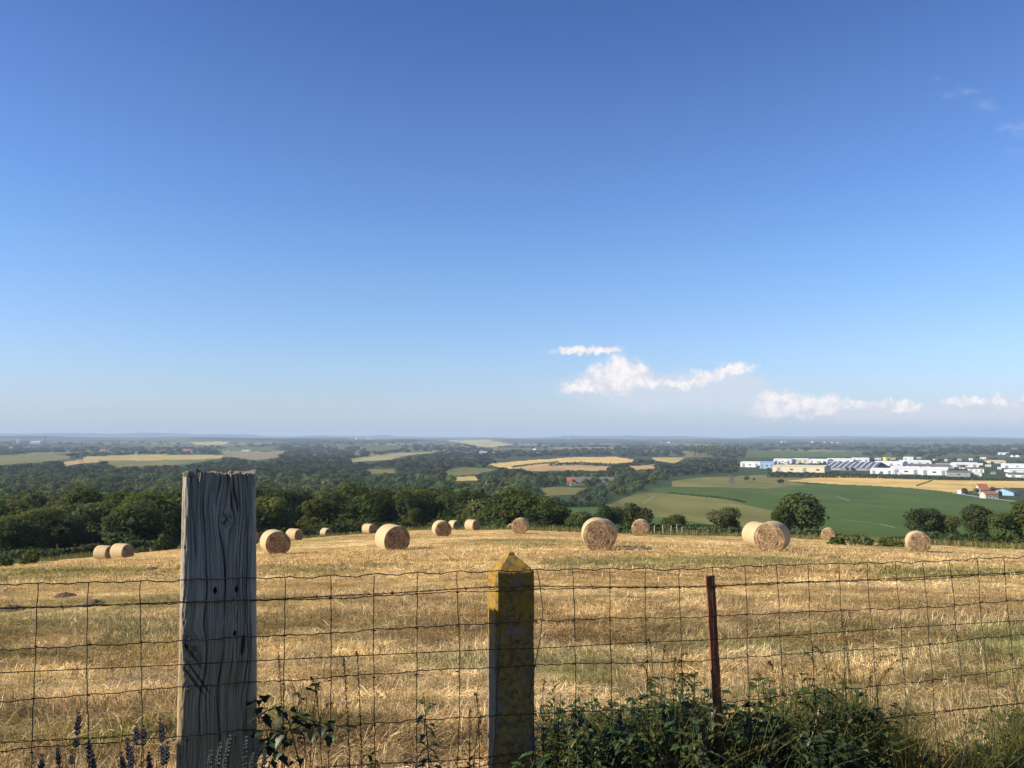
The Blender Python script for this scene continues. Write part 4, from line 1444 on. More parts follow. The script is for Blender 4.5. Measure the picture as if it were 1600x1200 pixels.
    for q, s in enumerate((.9, .75, .55, .3, .02)):
        rr = ctr + (top_ring - ctr) * np.array([s, s, 1])
        rr[:, 2] = top_ring[:, 2] * s + ctr[2] * (1 - s) - .012 * min(1, (1 - s) * 4) + .010 * vnoise(rr[:, 0] * 95, rr[:, 1] * 30, 37)
        caps.append(rr)
        fc += [(q * n + a, q * n + (a + 1) % n, (q + 1) * n + (a + 1) % n, (q + 1) * n + a) for a in range(n)]
    mb.add(np.concatenate(caps), fc, (.55, .55, .52))
    m, t, b = new_mat('weathered_grey_wood')
    co = t.coord('Object', (60, 60, 3))
    nn = t.noise(2.2, co, 5, .65)
    n2 = t.noise(2.0, t.coord('Object', (2.5, 2.5, 1)), 3)
    base = t.mix(nn, (.235, .200, .150), (.56, .485, .375))
    base = t.mix(t.step(.45, .7, n2), base, (.34, .325, .245))
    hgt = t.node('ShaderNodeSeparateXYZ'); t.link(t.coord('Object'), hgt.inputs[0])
    low_fill_tint = t.math('ADD', t.step(ztop - .30, ztop - .75, hgt.outputs[2]), t.math('MULTIPLY', t.math('SUBTRACT', n2, .5), .6), clamp=True)
    base = t.mix(low_fill_tint, base, t.mix(1.0, base, (1.15, .95, .70), 'MULTIPLY'))  # warmer towards the foot, painted in to offset the blue sky fill
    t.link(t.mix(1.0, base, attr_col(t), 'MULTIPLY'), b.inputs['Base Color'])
    bump(t, b, nn, .35, .004)
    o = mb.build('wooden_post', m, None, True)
    o.location = (c[0] - FS_ * -.0, c[1], 0)
    o.location = fence_pt(sc_, 0, -(dep / 2 + .012))
    o.rotation_euler = (0, -.013, FTH)
    return tag(o, 'thick weathered grey wooden post with deep grain cracks, taller than the fence', 'post')


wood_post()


# ------------------------------------------------------------------ concrete post with a pyramid cap
def concrete_post():
    sc_ = s_of_px(807)
    dep, wid = .115, .150
    org = fence_pt(sc_, 0, -(dep / 2 + .012))
    zt = float(at(800, 862, org[1])[2]); zs = float(at(800, 891, org[1])[2])
    zb = -1.9
    mb = MB()
    ch = .008
    hw, hd = wid / 2, dep / 2
    ns_ = 26
    def side(a, b):
        return [np.array(a) + (np.array(b) - np.array(a)) * k / ns_ for k in range(ns_)]
    c8 = [(-hw + ch, -hd), (hw - ch, -hd), (hw, -hd + ch), (hw, hd - ch), (hw - ch, hd), (-hw + ch, hd), (-hw, hd - ch), (-hw, -hd + ch)]
    ring = []
    for k in range(8):
        a, b = c8[k], c8[(k + 1) % 8]
        ring += side(a, b) if k % 2 == 0 else [np.array(a)]
    ring = np.array(ring)
    n = len(ring)
    rows = [(z, 1.0 + .02 * (zs - z)) for z in np.linspace(zb, zs - .004, 150)] + [(zs, .985)]
    rows += [(zs + (zt - zs) * k, 1 - k) for k in (.08, .16, .25, .35, .45, .55, .65, .74, .82)] + [(zs + (zt - zs) * k, s_) for k, s_ in ((.89, .165), (.94, .14), (.975, .10), (.993, .05))]
    V = []
    for k, (z, s) in enumerate(rows):
        q = ring * s
        if z > zs: q = q * (1 + .05 * math.sin(math.pi * min(1, (z - zs) / (zt - zs))))   # worn, slightly domed pyramid
        d = .0035 * (fbm(q[:, 0] * 60 + q[:, 1] * 40, np.full(n, z * 55), 7, 4) - .5) + .004 * (fbm(q[:, 0] * 14 + q[:, 1] * 11, np.full(n, z * 12), 9, 3) - .5)
        q = q * (1 + d[:, None] / .07)
        V.append(np.c_[q[:, 0], q[:, 1], np.full(n, z) + .003 * (fbm(q[:, 0] * 50, q[:, 1] * 50 + z * 9, 15, 2) - .5)])
    V = np.concatenate(V)
    m_ = len(rows)
    i, j = np.meshgrid(np.arange(m_ - 1) * n, np.arange(n), indexing='ij')
    jn = (j + 1) % n
    mb.add(V, np.stack([i + j, i + jn, i + n + jn, i + n + j], -1).reshape(-1, 4))
    k = (m_ - 1) * n
    V2 = np.concatenate([V[k:], [[0, 0, zt + .001]]])
    mb.add(V2, [(a, (a + 1) % n, n) for a in range(n)])
    m, t, b = new_mat('lichened_concrete')
    co = t.coord('Object')
    big = t.noise(7.0, co, 5, .62, .6)
    mid = t.noise(26.0, co, 5, .7, .3)
    fin = t.noise(130.0, co, 3, .7)
    grey = t.mix(fin, (.12, .092, .062), (.36, .295, .21))
    grey = t.mix(t.step(.56, .68, mid), grey, (.075, .075, .07))
    s = t.node('ShaderNodeSeparateXYZ'); t.link(co, s.inputs[0])
    hi = t.step(zs - .55, zs + .02, s.outputs[2])
    lich = t.math('ADD', t.math('ADD', t.math('MULTIPLY', big, .62), t.math('MULTIPLY', mid, .38)), t.math('MULTIPLY', hi, .07))
    lower_left = t.math('MULTIPLY', t.step(-.060, -.071, s.outputs[0]), t.math('SUBTRACT', 1.0, t.step(zs - .35, zs - .10, s.outputs[2])))
    lich = t.math('SUBTRACT', lich, t.math('MULTIPLY', lower_left, .10))
    mask = t.step(.40, .50, lich)
    och = t.mix(t.step(.36, .64, t.noise(38.0, co, 5, .75)), (.125, .088, .042), (.37, .240, .060))
    och = t.mix(t.math('MULTIPLY', t.step(.25, .8, hi), t.step(.42, .60, mid)), och, (.36, .20, .020))
    och = t.mix(t.step(.56, .66, fin), och, (.085, .066, .034))
    t.link(t.mix(mask, grey, och), b.inputs['Base Color'])
    b.inputs['Roughness'].default_value = .95
    h_ = t.math('ADD', t.math('ADD', t.math('MULTIPLY', mid, .5), t.math('MULTIPLY', fin, .35)), t.math('MULTIPLY', mask, .3))
    bump(t, b, h_, .9, .006)
    o = mb.build('concrete_post', m, None, False)
    o.location = org
    o.rotation_euler = (0, 0, FTH)
    return tag(o, 'square concrete post with pyramid top, covered in orange lichen', 'post')


concrete_post()

# rusty iron T post
def iron_post():
    s = s_of_px(1109)
    org = fence_pt(s, 0, -.016)
    zt = float(at(1108, 900, org[1])[2])
    t = empty('iron_post', org, FTH, 'thin rusty iron fence post leaning among the weeds right of the concrete post', 'post')
    m, nt_, b = new_mat('rusted_iron')
    co = nt_.coord('Object', (40, 40, 9))
    n1 = nt_.noise(1.5, co, 5, .65)
    nt_.link(nt_.ramp(n1, [(.3, (.085, .028, .016)), (.5, (.23, .070, .034)), (.62, (.34, .12, .055)), (.75, (.45, .25, .15))]), b.inputs['Base Color'])
    b.inputs['Roughness'].default_value = .85
    bump(nt_, b, n1, .5, .004)
    mb = MB()
    z = np.linspace(-1.9, zt, 40)
    prof = [(-.0185, -.003), (-.004, -.0035), (-.003, -.003), (.0185, -.003), (.0185, .003), (.004, .003), (.003, .030), (-.003, .030), (-.004, .003), (-.0185, .003)]
    V = np.concatenate([np.array([(x + .0009 * math.sin(q * 30 + x * 200), y + .0008 * math.sin(q * 41), q) for x, y in prof]) for q in z])
    n = len(prof)
    f = [(i * n + j, i * n + (j + 1) % n, (i + 1) * n + (j + 1) % n, (i + 1) * n + j) for i in range(len(z) - 1) for j in range(n)]
    mb.add(V, f)
    mb.add(V[-n:], [list(range(n))])
    mb.build('bar', m, t)
    q = MB()
    zt2 = zt - .043
    q.tube([(.021 * math.cos(a), -.005 + .012 * math.sin(a), zt2 + .004 * math.sin(a * .7)) for a in np.linspace(0, 14, 50)], .0015, 5)
    q.tube([(.02, -.01, zt2), (.035, -.014, zt2 - .004), (.05, -.012, zt2 - .012)], .0015, 5)
    q.build('tie_wire', M_rustw, t, True)
    t.rotation_euler = (0, R_(-2.6), FTH)
    # keep the head where it is while leaning
    t.location = org - np.array([FC_, FS_, 0]) * (math.tan(R_(2.6)) * -zt)
    return t


iron_post()

# tie wires on the posts
o = MB().tube([fence_pt(s_of_px(768) + .03 * math.cos(a) * .4 - .0, -float(at(768, 916.5, 3.1)[2]) + .003 * math.sin(a), .008 + .004 * math.sin(a)) for a in np.linspace(0, 40, 120)] , .0013, 5).build('wire_twist', M_wire, None, True)
tag(o, 'dark coil of tie wire where the upper strand meets the concrete post', 'tie wire')
sR = s_of_px(270)
c_ = fence_pt(sR, -float(at(271, 1139, 2.75)[2]), -.01)
o = MB().tube([c_ + np.array([.009 * math.cos(a), -.004 + .002 * a / 6, .0135 * math.sin(a)]) for a in np.linspace(0, 7.5, 30)], .0022, 6).build('wire_ring', M_rustw, None, True)
tag(o, 'small rusty wire loop at the lower left edge of the wooden post', 'wire ring')

# ------------------------------------------------------------------ straw and grass of the near field
def blades(mb, X, Y, Z, L, W, azm, elev, colr, curl, r):
    n = len(X)
    d = np.stack([np.cos(azm) * np.cos(elev), np.sin(azm) * np.cos(elev), np.sin(elev)], 1)
    side = np.stack([-np.sin(azm), np.cos(azm), r.normal(size=n) * .35], 1)
    side /= np.linalg.norm(side, axis=1)[:, None]
    P0 = np.stack([X, Y, Z], 1)
    P1 = P0 + d * L[:, None] * .55
    P1[:, 2] += curl * L
    P2 = P0 + d * L[:, None]
    P2[:, 2] -= curl * L * .6
    w = (W * .5)[:, None]
    V = np.stack([P0 - side * w, P0 + side * w, P1 + side * w * .8, P1 - side * w * .8, P2], 1).reshape(-1, 3)
    b = np.arange(n)[:, None] * 5
    C = np.repeat(colr, 5, 0)
    mb.add(V, b + np.array([0, 1, 2, 3]), C)
    m2 = MB()
    mb.v.append(np.zeros((0, 3))); mb.c.append(np.zeros((0, 3)))
    mb.f.append(b + np.array([3, 2, 4]) + (mb.n - n * 5))


def straw_zone(mb, n, y0, y1, L0, L1, W0, W1, seed, p=1.0, lo=5, hi=38, zj=.03):
    r = np.random.default_rng(seed)
    k = r.random(n)
    Y = (y0 ** -p + k * (y1 ** -p - y0 ** -p)) ** (-1 / p) if p else y0 + k * (y1 - y0)
    X = r.uniform(-.68, .68, n) * Y
    keep = (dist_of(X, Y) < edge_y(X, Y) - .5) & (r.random(n) < sstep(y0 * .98, y0 * 1.5 if y0 > 5 else y0, Y)) & (r.random(n) < 1 - sstep(y1 * .62, y1 * 1.02, Y) * (y1 < 60))
    X, Y = X[keep], Y[keep]
    n = len(X)
    g = hay_green(X, Y)
    sw = fbm(X * .10 + 2, Y * .55 + X * .05, 37, 4)
    tus = fbm(X * 1.3, Y * 1.9, 39, 3)
    isg = r.random(n) < g * .8
    tone_ = .62 + .62 * sstep(.36, .64, fbm(X * 2.3 + 4, Y * 3.1, 49, 3))
    c = hay_colour(X, Y) * r.uniform(.55, 1.45, (n, 1))
    pale = r.random(n)
    c = np.where((pale > .86)[:, None], np.array([.82, .63, .32]) * r.uniform(.8, 1.05, (n, 1)), c)
    c = np.where((pale < .15)[:, None], np.array([.17, .10, .042]) * r.uniform(.7, 1.3, (n, 1)), c)
    c = np.where(isg[:, None], np.array([.24, .25, .065]) * r.uniform(.6, 1.4, (n, 1)), c) * tone_[:, None]
    lie = fbm(X * .35 + 60, Y * .6, 47, 3) * 9.0                   # raked straw lies in shared directions
    azm = np.where(r.random(n) < .6, lie + r.normal(size=n) * .45, r.uniform(0, 6.28, n))
    up = (r.random(n) < .12 + .30 * sstep(.45, .65, tus)) | (isg & (r.random(n) < .55))
    elev = np.where(up, R_(1) * r.uniform(hi, hi + 42, n), R_(1) * r.uniform(lo - 8, lo + 20, n))
    L = r.uniform(L0, L1, n) * np.where(isg, .8, 1) * (.6 + .8 * sw) * np.where(up, .65, 1.0)
    W = r.uniform(W0, W1, n)
    Z = H(X, Y) + zj * r.random(n) ** 1.5 * (.5 + 2.2 * sstep(.45, .65, tus)) - .01
    blades(mb, X, Y, Z, L, W, azm, elev, c, r.uniform(-.05, .16, n), r)


sm = MB()
straw_zone(sm, 250000, 3.3, 14, .05, .24, .0026, .0058, 901, 1.0)
straw_zone(sm, 260000, 7.0, 38, .06, .22, .0035, .0075, 902, 1.0)
straw_zone(sm, 170000, 18, 112, .10, .28, .009, .020, 903, .7, zj=.04)
o = sm.build('straw', M_straw)
tag(o, 'cut straw and stubble lying over the hay field', 'straw', kind='stuff')

# green verge at the foot of the fence
vm = MB()
r = np.random.default_rng(911)
n = 16000
s_ = r.uniform(-.6, 5.0, n)
off = r.normal(size=n) * .22 - .12
X = FX0 + FC_ * s_ + FS_ * off; Y = FY0 + FS_ * s_ - FC_ * off
c = np.where((r.random(n) < .5)[:, None], np.array([.11, .14, .04]), np.array([.33, .26, .12])) * r.uniform(.6, 1.3, (n, 1))
blades(vm, X, Y, H(X, Y) - .01, r.uniform(.10, .34, n), r.uniform(.0025, .005, n), r.uniform(0, 6.28, n), R_(1) * r.uniform(40, 88, n), c, r.uniform(-.02, .1, n), r)
o = vm.build('verge_grass', M_straw)
tag(o, 'short mixed grass growing along the foot of the wire fence', 'grass', kind='stuff')

# dry tussocks along the far rim of the field
em = MB()
r = np.random.default_rng(913)
n = 26000
u = r.uniform(-.66, .66, n)
ed = np.interp(u, EDGE_U, EDGE_Y)
Y = ed + np.abs(r.normal(size=n)) * 6 - 1.5
X = u * Y
k = fbm(X * .25, Y * .2, 93, 3)
keep = (k > .40) | (u > .28)
X, Y, k, u = X[keep], Y[keep], k[keep], u[keep]
n = len(X)
c = np.where((r.random(n) < .35)[:, None], np.array([.34, .28, .14]), np.array([.13, .145, .05])) * r.uniform(.6, 1.3, (n, 1))
blades(em, X, Y, H(X, Y) - .02, r.uniform(.2, .75, n) * (.4 + k), r.uniform(.02, .05, n), r.uniform(0, 6.28, n), R_(1) * r.uniform(45, 88, n), c, r.uniform(-.02, .1, n), r)
o = em.build('rim_grass', M_straw)
tag(o, 'uncut dry grass along the far rim of the hay field', 'grass', kind='stuff')


# ------------------------------------------------------------------ weeds
def leaf(mb, base, azm, pitch, L, W, droop, r, fold=.35, tone=1.0, seg=6, heart=False):
    """pointed leaf with a folded midrib, toothed edge and a drooping tip"""
    t = np.linspace(0, 1, seg + 1)
    w = W * (np.sin(math.pi * np.clip(t, .0, 1) ** (.55 if heart else .72)) ** .9) * .5
    w[0] = W * .05
    w[1:-1] *= 1 + .16 * np.where(np.arange(1, seg) % 2, 1, -1)
    a = pitch - droop * t
    dx = np.r_[0, np.cumsum(np.cos(a[:-1]) * L / seg)]
    dz = np.r_[0, np.cumsum(np.sin(a[:-1]) * L / seg)]
    ca, sa = math.cos(azm), math.sin(azm)
    mid = np.stack([dx * ca, dx * sa, dz], 1) + base
    sd = np.array([-sa, ca, 0])
    lift = np.stack([-np.sin(a) * ca, -np.sin(a) * sa, np.cos(a)], 1)
    Lf = mid + sd * w[:, None] + lift * (w * fold)[:, None]
    Rt = mid - sd * w[:, None] + lift * (w * fold)[:, None]
    V = np.concatenate([mid, Lf, Rt])
    n = seg + 1
    f = [(i, i + 1, n + i + 1, n + i) for i in range(seg)] + [(i + 1, i, 2 * n + i, 2 * n + i + 1) for i in range(seg)]
    c = np.array([tone * r.uniform(.85, 1.15), tone, tone * .95]) * r.uniform(.75, 1.25)
    mb.add(V, f, c)


def nettle_mesh(seed, h=.75, big=1.0, bare=.05):
    r = np.random.default_rng(seed)
    st, lf = MB(), MB()
    fl = st
    bx, by = r.normal(size=2) * .09
    zz = np.linspace(-.05, h, 12)
    P = np.stack([bx * (zz / h) ** 2, by * (zz / h) ** 2, zz], 1)
    st.tube(P, np.linspace(.0042, .0015, 12), 6)
    z = h * bare + .04
    a = r.uniform(0, 6.28)
    while z < h:
        q = np.array([np.interp(z, zz, P[:, i]) for i in range(3)])
        k = z / h
        L = (.078 - .042 * k) * big * r.uniform(.7, 1.25)
        if k > .96: L *= .6
        for sg in (0, math.pi):
            aa = a + sg + r.normal() * .2
            e = q + np.array([math.cos(aa), math.sin(aa), .5]) * L * .22
            st.tube([q, e], [.0012, .0009], 4)
            leaf(lf, e, aa, R_(20 + 25 * (k > .9)) + r.normal() * .35, L, L * .48, r.uniform(.7, 1.7), r, tone=1 + .25 * k)
            if .35 < k < .9 and r.random() < .5:
                d = e + np.array([math.cos(aa + .6) * .03, math.sin(aa + .6) * .03, -.045])
                fl.tube([q, (q + d) / 2 + np.array([0, 0, .01]), d], [.001, .0022, .001], 4)
        a += math.pi / 2 + r.normal() * .15
        z += (.045 - .02 * k) * r.uniform(.8, 1.2)
    out = []
    for nm, mb, mt in (('stem', st, M_stem), ('leaves', lf, M_nettle)):
        if mb.n:
            me = mb.mesh(nm); me.materials.append(mt); out.append((nm, me))
    return out, h


def bramble_mesh(seed, h=.6):
    r = np.random.default_rng(seed)
    st, lf = MB(), MB()
    for c_ in range(4):
        a = r.uniform(0, 6.28)
        t = np.linspace(0, 1, 14)
        reach = r.uniform(.15, .4)
        P = np.stack([np.cos(a) * reach * t, np.sin(a) * reach * t, h * r.uniform(.7, 1.05) * np.sin(t * 2.0) / math.sin(1.57) - .03], 1)
        st.tube(P, np.linspace(.0045, .0015, 14), 6)
        for k in range(2, 14):
            q = P[k]
            aa = r.uniform(0, 6.28)
            e = q + np.array([math.cos(aa) * .035, math.sin(aa) * .035, .022])
            st.tube([q, e], [.0012, .0008], 4)
            for da in (-1.25, 0, 1.25):
                L = r.uniform(.026, .046)
                leaf(lf, e, aa + da, r.uniform(-.3, .6), L, L * .72, r.uniform(.2, .9), r, tone=r.uniform(.8, 1.3), heart=True)
    out = []
    for nm, mb, mt in (('cane', st, M_stem), ('leaves', lf, M_bramble)):
        me = mb.mesh(nm); me.materials.append(mt); out.append((nm, me))
    return out, h


NPROTO = [nettle_mesh(700 + i, .62 + .05 * i, 1.0 + .06 * (i % 3)) for i in range(6)]
BPROTO = [bramble_mesh(750 + i) for i in range(3)]


def plant(proto, X, Y, h, name, label, cat, group=None, rz=None, tilt=.0):
    parts, h0 = proto
    z = float(H(X, Y))
    t = empty(name, (X, Y, z), random.uniform(0, 6.28) if rz is None else rz, label, cat, group)
    s = h / h0
    t.scale = (max(s, .75), max(s, .75), s)
    t.rotation_euler = (random.gauss(0, .10) + tilt, random.gauss(0, .10), t.rotation_euler[2])
    for nm, me in parts: mesh_obj(nm, me, t)
    return t


TOPX = [840, 855, 870, 900, 930, 960, 1000, 1040, 1068, 1090, 1120, 1160, 1200, 1240, 1280, 1320, 1350, 1380, 1410, 1440, 1470, 1500, 1540, 1575, 1640]
TOPY = [1120, 1085, 1068, 1092, 1088, 1078, 1084, 1066, 1034, 1060, 1084, 1096, 1088, 1044, 1050, 1068, 1090, 1118, 1140, 1160, 1172, 1156, 1125, 1098, 1080]
rp = np.random.default_rng(41)
for row, dY in enumerate((.62, .40, .20, .02, -.16)):
    px_ = 846.0
    while px_ < 1650:
        q = px_ + rp.uniform(-7, 7)
        px_ += rp.uniform(14, 22)
        if 1425 < q < 1495 and rp.random() < .75: continue
        s = s_of_px(q)
        Yf = FY0 + FS_ * s + dY + rp.uniform(-.08, .08)
        ty = np.interp(q, TOPX, TOPY) + (4 if row < 3 else 26 + 26 * (row - 3)) + abs(rp.normal()) * 24 - 6
        pt = at(q, ty, Yf)
        X = float(pt[0])
        h = float(pt[2]) - float(H(X, Yf))
        if h < .16: continue
        if rp.random() < .75:
            lab = ('dark nettle in the weed mass right of the iron post' if q > 1120 else 'dark nettle in the weed mass between concrete and iron posts') if q < 1480 else 'dark nettle in the bottom right corner of the picture'
            plant(NPROTO[rp.integers(0, 6)], X, Yf, h, 'nettle', lab, 'nettle', lab.replace('dark nettle', 'nettles'))
        else:
            lab = ('bramble shoot in the weed mass right of the iron post' if q > 1120 else 'bramble shoot in the weed mass between concrete and iron posts') if q < 1480 else 'bramble shoot in the bottom right corner of the picture'
            plant(BPROTO[rp.integers(0, 3)], X, Yf, h * .92, 'bramble', lab, 'bramble', lab.replace('bramble shoot', 'bramble shoots'))

# single nettle left of the concrete post, in front of the fence foot
def at_top(px_, ty, Y):
    p = at(px_, ty, Y)
    return float(p[0]), Y, float(p[2]) - float(H(float(p[0]), Y))


X, Y, h = at_top(684, 1098, 3.02)
plant(nettle_mesh(731, .7, .85), X, Y, h, 'nettle', 'lone nettle with drooping dark leaves left of the concrete post', 'nettle')
X, Y, h = at_top(596, 1186, 2.95)
plant(NPROTO[2], X, Y, h, 'nettle', 'low nettle tip at the bottom edge left of the lone nettle', 'nettle')
X, Y, h = at_top(737, 1160, 3.0)
plant(NPROTO[4], X, Y, h, 'nettle', 'low nettle tip between the lone nettle and the concrete post', 'nettle')


# bindweed like climber beside the wooden post
def climber():
    r = np.random.default_rng(61)
    b = at(408, 1200, 2.90)
    t = empty('climbing_bramble', (b[0], b[1], float(H(b[0], b[1]))), 0, 'dark leafed bramble climbing through the mesh at the right side of the wooden post', 'bramble')
    o = np.array(t.location)
    paths = [[(402, 1120), (425, 1105), (455, 1112), (490, 1128), (520, 1132), (552, 1142)], [(405, 1170), (430, 1150), (455, 1140), (480, 1132), (510, 1128)],
             [(418, 1200), (440, 1160), (462, 1120), (470, 1085), (474, 1068)], [(410, 1200), (412, 1175), (420, 1155), (412, 1135)], [(470, 1200), (462, 1170), (455, 1140), (446, 1110)], [(405, 1130), (404, 1105), (410, 1090)]]
    lf = MB()
    for i, pp in enumerate(paths):
        Y = 2.80 + .05 * r.normal() + .02 * i
        P = np.array([at(a, b_, Y + .03 * r.normal()) for a, b_ in pp])
        tt = np.linspace(0, 1, 24)
        ss = np.linspace(0, 1, len(P))
        Q = np.stack([np.interp(tt, ss, P[:, k]) for k in range(3)], 1)
        for _ in range(2): Q[1:-1] = (Q[:-2] + 2 * Q[1:-1] + Q[2:]) / 4
        MB().tube(Q - o, np.linspace(.0028, .0014, 24), 6).build('cane', M_stem, t, True)
        for k in range(1, 24):
            if r.random() < .48: continue
            aa = r.uniform(0, 6.28)
            q = Q[k] + np.array([math.cos(aa) * .018, math.sin(aa) * .018, r.uniform(-.02, .012)]) - o
            L = r.uniform(.026, .050)
            leaf(lf, q, aa, r.uniform(-1.0, .3), L, L * .85, r.uniform(.2, .9), r, tone=r.uniform(.6, 1.0), heart=True)
    lf.build('leaves', M_bramble, t)
    return t


climber()

# tall dead dock and plantain stalks
M_dock = plain('dry_seed', (.10, .065, .035), .95, .4, 60)
M_pale = plain('dry_pale_stalk', (.46, .38, .22), .9, .25, 40)


def seed_stalk(px0, py0, px1, py1, Y, head, label, rad=.0048, mat=M_dock, name='dock_stalk', cat='seed stalk'):
    a, b = at(px0, py0, Y), at(px1, py1, Y)
    z0 = float(H(b[0], Y))
    b = b + (b - a) * max(0, (b[2] - z0) / max(1e-3, a[2] - b[2]))
    t = empty(name, (b[0], b[1], z0), 0, label, cat)
    o = np.array(t.location)
    r = np.random.default_rng(int(px0))
    tt = np.linspace(0, 1, 14)
    Q = b[None] + (a - b)[None] * tt[:, None] + np.stack([.015 * np.sin(tt * 3), tt * 0, tt * 0], 1)
    MB().tube(Q - o, np.linspace(.0022, .0011, 14), 5).build('stem', M_stem if mat is M_dock else mat, t, True)
    hb = MB()
    for k in range(int(head * 420)):
        u = 1 - head * r.random()
        q = np.array([np.interp(u, tt, Q[:, i]) for i in range(3)]) - o
        d = r.normal(size=3) * rad * (.5 + .8 * vnoise(u * 40, 0.0, 3))
        s = r.uniform(.0016, .0030)
        hb.add(q + d + np.array([(s, 0, -s), (-s, s, 0), (0, -s, s * 1.4), (0, 0, -s)]), [(0, 1, 2), (0, 3, 1), (1, 3, 2), (0, 2, 3)])
    hb.build('seed_head', mat, t)
    return t


seed_stalk(434, 1020, 436, 1110, 2.98, .30, 'dark dock stalk close to the right side of the wooden post')
seed_stalk(536, 1026, 538, 1120, 2.98, .55, 'taller left one of two dark plantain stalks in the mesh', .0036)
seed_stalk(557, 1018, 558, 1150, 3.0, .42, 'right one of two dark plantain stalks in the mesh', .0032)
seed_stalk(1316, 965, 1326, 1080, 3.72, .30, 'thin dark grass stalk rising above the weeds right of the iron post', .004)
seed_stalk(1112, 1010, 1100, 1130, 3.5, .10, 'pale dry stalk left of the iron post', .004, M_pale, 'dry_stalk', 'dry stalk')
seed_stalk(1020, 1010, 1042, 1130, 3.4, .06, 'pale dry stalk leaning among the weeds before the iron post', .003, M_pale, 'dry_stalk', 'dry stalk')
seed_stalk(1476, 1055, 1440, 1185, 3.75, .08, 'long pale dry stalk leaning right across the lit stubble', .003, M_pale, 'dry_stalk', 'dry stalk')
seed_stalk(1516, 1078, 1498, 1195, 3.8, .12, 'upright pale dry stalk near the right corner weeds', .004, M_pale, 'dry_stalk', 'dry stalk')
seed_stalk(1280, 1105, 1252, 1190, 3.55, .05, 'short pale dry stalk in front of the dark weeds right of the iron post', .003, M_pale, 'dry_stalk', 'dry stalk')
seed_stalk(850, 1062, 838, 1130, 3.1, .05, 'thin pale bent stalk touching the right side of the concrete post', .003, M_pale, 'dry_stalk', 'dry stalk')


# tall drooping wild grasses right of the iron post
def grass_tuft(px_, Y, tops, label, seed):
    r = np.random.default_rng(seed)
    b = at(px_, 1200, Y)
    t = empty('wild_grass_tuft', (b[0], Y, float(H(b[0], Y))), 0, label, 'grass tuft')
    o = np.array(t.location)
    lf = MB()
    for (tx, ty) in tops:
        Yt = Y + r.normal() * .06
        e = at(tx, ty, Yt)
        b0 = o + np.array([r.normal() * .05, r.normal() * .04, 0])
        tt = np.linspace(0, 1, 16)
        mid = np.array([b0[0] + (e[0] - b0[0]) * .35, (b0[1] + e[1]) / 2, max(e[2], b0[2]) + .05])
        Q = (1 - tt)[:, None] ** 2 * b0 + 2 * ((1 - tt) * tt)[:, None] * mid + tt[:, None] ** 2 * e
        stk = MB().tube(Q - o, np.linspace(.0019, .0009, 16), 4, (.45, .42, .3)).build('stalk', M_grass, t, True)
        hd = MB()
        for k in range(90):
            u = r.uniform(.60, 1.0)
            q = np.array([np.interp(u, tt, Q[:, i]) for i in range(3)]) - o + r.normal(size=3) * .0045 * (1.25 - u) * 2
            s = r.uniform(.0020, .0040)
            hd.add(q + np.array([(0, 0, s * 1.6), (s * .5, 0, 0), (0, s * .5, 0), (0, 0, -s * 1.6)]), [(0, 1, 2), (1, 3, 2), (0, 2, 3), (0, 3, 1)], np.array([.62, .48, .30]) * r.uniform(.6, 1.2))
        hd.build('seed_head', M_grass, stk)
    n = 40
    a = r.uniform(0, 6.28, n)
    c = np.where((r.random(n) < .6)[:, None], np.array([.5, .6, .35]), np.array([1, .9, .7]))
    blades(lf, r.normal(size=n) * .05, r.normal(size=n) * .05, np.zeros(n), r.uniform(.3, .75, n), r.uniform(.004, .007, n), a, R_(1) * r.uniform(55, 85, n), c, r.uniform(.0, .12, n), r)
    lf.build('blades', M_grass, t)
    return t


grass_tuft(1330, 3.70, [(1256, 1022), (1268, 1012), (1284, 1045), (1300, 1060), (1385, 1026), (1402, 1024), (1420, 1030), (1395, 1045), (1360, 1060)], 'tuft of tall arching wild grass with drooping heads right of the iron post', 811)
grass_tuft(1215, 3.6, [(1200, 1036), (1182, 1052), (1228, 1040), (1240, 1055)], 'smaller tuft of wild grass close to the right of the iron post', 812)
grass_tuft(1030, 3.5, [(1012, 1000), (1040, 1010), (1056, 1030), (1000, 1040), (1075, 1022)], 'thin pale grass tuft left of the iron post', 813)
grass_tuft(1590, 3.95, [(1550, 1015), (1575, 1022), (1598, 1040), (1620, 1050)], 'wild grass tuft at the right edge of the picture', 814)
grass_tuft(470, 2.95, [(484, 1060), (500, 1068), (462, 1085), (520, 1100)], 'pale feathery grass tuft right of the wooden post', 815)
grass_tuft(750, 3.05, [(742, 1085), (735, 1110), (756, 1120)], 'thin grass tuft at the left side of the concrete post', 816)

# looser tall grass standing through the weeds
def tall_grass_mesh(seed, n=70, h=.75):
    r = np.random.default_rng(seed)
    mb = MB()
    for k in range(n):
        a = r.uniform(0, 6.28)
        L = h * r.uniform(.55, 1.1)
        lean_ = r.uniform(.1, .55)
        t_ = np.linspace(0, 1, 8)
        b0 = r.normal(size=2) * .05
        P = np.stack([b0[0] + math.cos(a) * lean_ * L * t_ ** 1.8, b0[1] + math.sin(a) * lean_ * L * t_ ** 1.8, L * (t_ - .28 * lean_ * t_ ** 3)], 1)
        w_ = r.uniform(.0022, .0052) * (1 - t_ ** 2 * .9)
        sd = np.array([-math.sin(a + .4), math.cos(a + .4), .15])
        V = np.concatenate([P - sd * w_[:, None] / 2, P + sd * w_[:, None] / 2])
        c = np.array([(.36, .46, .30), (.5, .52, .34), (.85, .76, .52)][r.integers(0, 3)]) * r.uniform(.65, 1.15)
        mb.add(V, [(i, i + 1, 8 + i + 1, 8 + i) for i in range(7)], c)
    me = mb.mesh('blades'); me.materials.append(M_grass)
    return [('blades', me)], h


